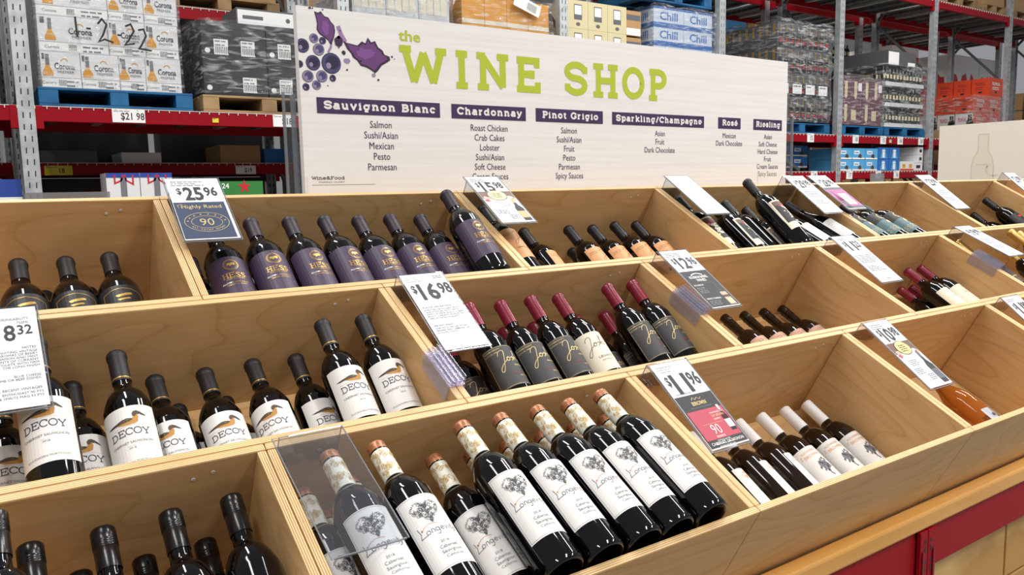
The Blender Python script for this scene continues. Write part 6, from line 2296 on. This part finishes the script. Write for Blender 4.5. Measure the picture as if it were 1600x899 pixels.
for lb, x0, x1, y, z0, z1, mt, art in (('white and blue carton glimpsed between rack posts', 13.0, 13.9, 7.4, 1.9, 3.0, 'carton_white', lambda m, w, h: (m.rect2(-w / 2, w * .2, h * .0, h * .55, 'carton_deep_blue', 1), m.rect2(-w / 2, w / 2, h * .75, h * .85, 'red_bright', 1))),
                                       ('pale carton beside the blue one in the rear rack', 12.0, 12.95, 7.4, 1.9, 2.45, 'carton_cream', None),
                                       ('white carton with red pictures, left one in the rear rack', 15.0, 16.2, 7.4, 1.9, 3.0, 'carton_white', red_white),
                                       ('white carton with red pictures, right one in the rear rack', 16.22, 16.85, 7.4, 1.9, 3.0, 'carton_white', red_white),
                                       ('bright blue carton behind the dark wrapped load', 8.2, 9.0, 7.4, 2.3, 3.0, 'carton_sky', None),
                                       ('orange carton behind the dark wrapped load', 9.05, 9.35, 7.4, 2.3, 3.0, 'beer_amber', None)):
    carton(x0, x1, y, 8.3, z0, z1, mt, lb, 'carton', None, art, art)
    carton(x0, x1, y, 8.3, .87, z0, 'carton_kraft', 'brown case supporting the ' + lb.split(' in the')[0].split(' glimpsed')[0].split(' behind')[0], 'carton')
# dark bottles on trays in the rear rack above the maroon cartons
for k in range(4):
    z0 = (.87, 1.45, 2.02, 2.58)[k]
    carton(10.4, 11.84, 7.42, 8.3, z0, z0 + .09, 'carton_white', 'white tray of dark bottles in the rear rack, %s course' % rows[k], 'tray', 'rear trays of dark bottles', name='bottle_tray')
    if k >= 1:
        for q in range(16):
            small_bottle(10.46 + q * .088, 7.50, z0 + .09, 'dark green bottle on the %s rear tray above the maroon cartons' % rows[k], 'dark bottles on the %s rear tray' % rows[k])
# far goods across the next aisle
fr = random.Random(6)
cols = ['carton_kraft', 'carton_white', 'carton_kraft', 'carton_grey', 'carton_cream', 'carton_maroon', 'carton_deep_blue']
for lev, zz in (('upper', 1.235), ('lower', .2)):
    for i in range(10):
        x = PX[3 + i // 2] + .10 + (i % 2) * 1.16
        hgt = fr.uniform(.7, 1.3) if lev == 'upper' else .85
        carton(x, x + 1.05, 11.7, 12.6, zz, zz + hgt, fr.choice(cols), 'far carton stack on the %s shelf across the next aisle, %s from left' % (lev, nth(i)), 'carton', 'far stacks across the next aisle')
for i in range(6):
    carton(17.6, 18.8, 6.2 + i * .95, 7.1 + i * .95, FLOOR_Z, FLOOR_Z + 3.2 + .1 * (i % 2), 'carton_kraft', 'tall brown carton stack beyond the far rack end, %s from front' % nth(i), 'carton', 'brown stacks beyond the rack end', lambda m, w, h: [m.rect2(-w / 2, w / 2, h * q / 9, h * q / 9 + .02, 'duck_brown', 1) for q in range(1, 9)], lambda m, w, h: [m.rect2(-w / 2, w / 2, h * q / 9, h * q / 9 + .02, 'duck_brown', 1) for q in range(1, 9)])

# ------------------------------------------------------------------ shelf price tags
def ptag(x, z, y, txt, label, mt='paper', w=.2, h=.085):
    m = MB()
    m.box(-w / 2, w / 2, -.0015, .0015, -h / 2, h / 2, mt)
    m.map = lambda u, v, l: (u, -.0022, v)
    m.text2(txt, w * .12, -h * .28, h * .52, 'ink', 1, 'c', .8, .015)
    m.dashes2(-w * .45, w * .05, h * .36, 1, .01, .006, 'ink_soft', 1, 1)
    o = m.build('shelf_price_tag')
    o.location = (x, y, z)
    return tag(o, label, 'price tag', 'price tags on the rack beams')


yb = RY0 + .0045
ptag(.065, 1.178, yb, '$21 98', 'white price tag on the red beam below the beer cases', w=.235, h=.10)
ptag(1.30, 1.178, yb, '$18', 'white price tag on the red beam below the black cases', w=.20, h=.10)
ptag(.72, 1.165, yb, '', 'small yellow sticker on the red beam', 'tag_yellow', .05, .035)
ptag(-.33, .800, 7.34 + .0045, '18', 'yellow price tag on the shadowed rear beam', 'tag_yellow', .22, .085)
ptag(1.32, .800, 7.34 + .0045, '$19', 'pale price tag on the shadowed rear beam', 'paper', .2, .085)
for i, (x, t) in enumerate(((8.07, '17'), (8.75, '15'), (9.83, '18'), (10.55, '15'), (11.02, '16'), (11.62, '18'))):
    ptag(x, 1.178, yb, t, 'white price tag on the red beam right of the sign, %s from left' % nth(i), w=.15, h=.12)
for i, (x, t) in enumerate(((8.85, '18'), (9.70, '17'), (10.45, '19'), (10.95, '16'))):
    ptag(x, .658, yb, t, 'white price tag on the lower red beam right of the sign, %s from left' % nth(i), w=.15, h=.12)
ptag(10.75, 1.165, yb, '', 'small cream sticker on the upper red beam right of the sign', 'carton_cream', .06, .05)
# clear sign stub behind the top bins at left
m = MB(); m.box(-.078, .078, -.002, .002, 0, .058, 'acrylic_edge')
o = m.build('clear_holder'); o.location = (-.885, 1.06, .50)
tag(o, 'low clear plastic holder standing behind the top-left bin', 'holder')
m = MB(); m.box(-.05, .05, -.002, .002, 0, .07, 'acrylic_edge')
o = m.build('clear_holder'); o.location = (2.10, 1.06, .51)
tag(o, 'low clear plastic holder behind the teal-bottle bin', 'holder')
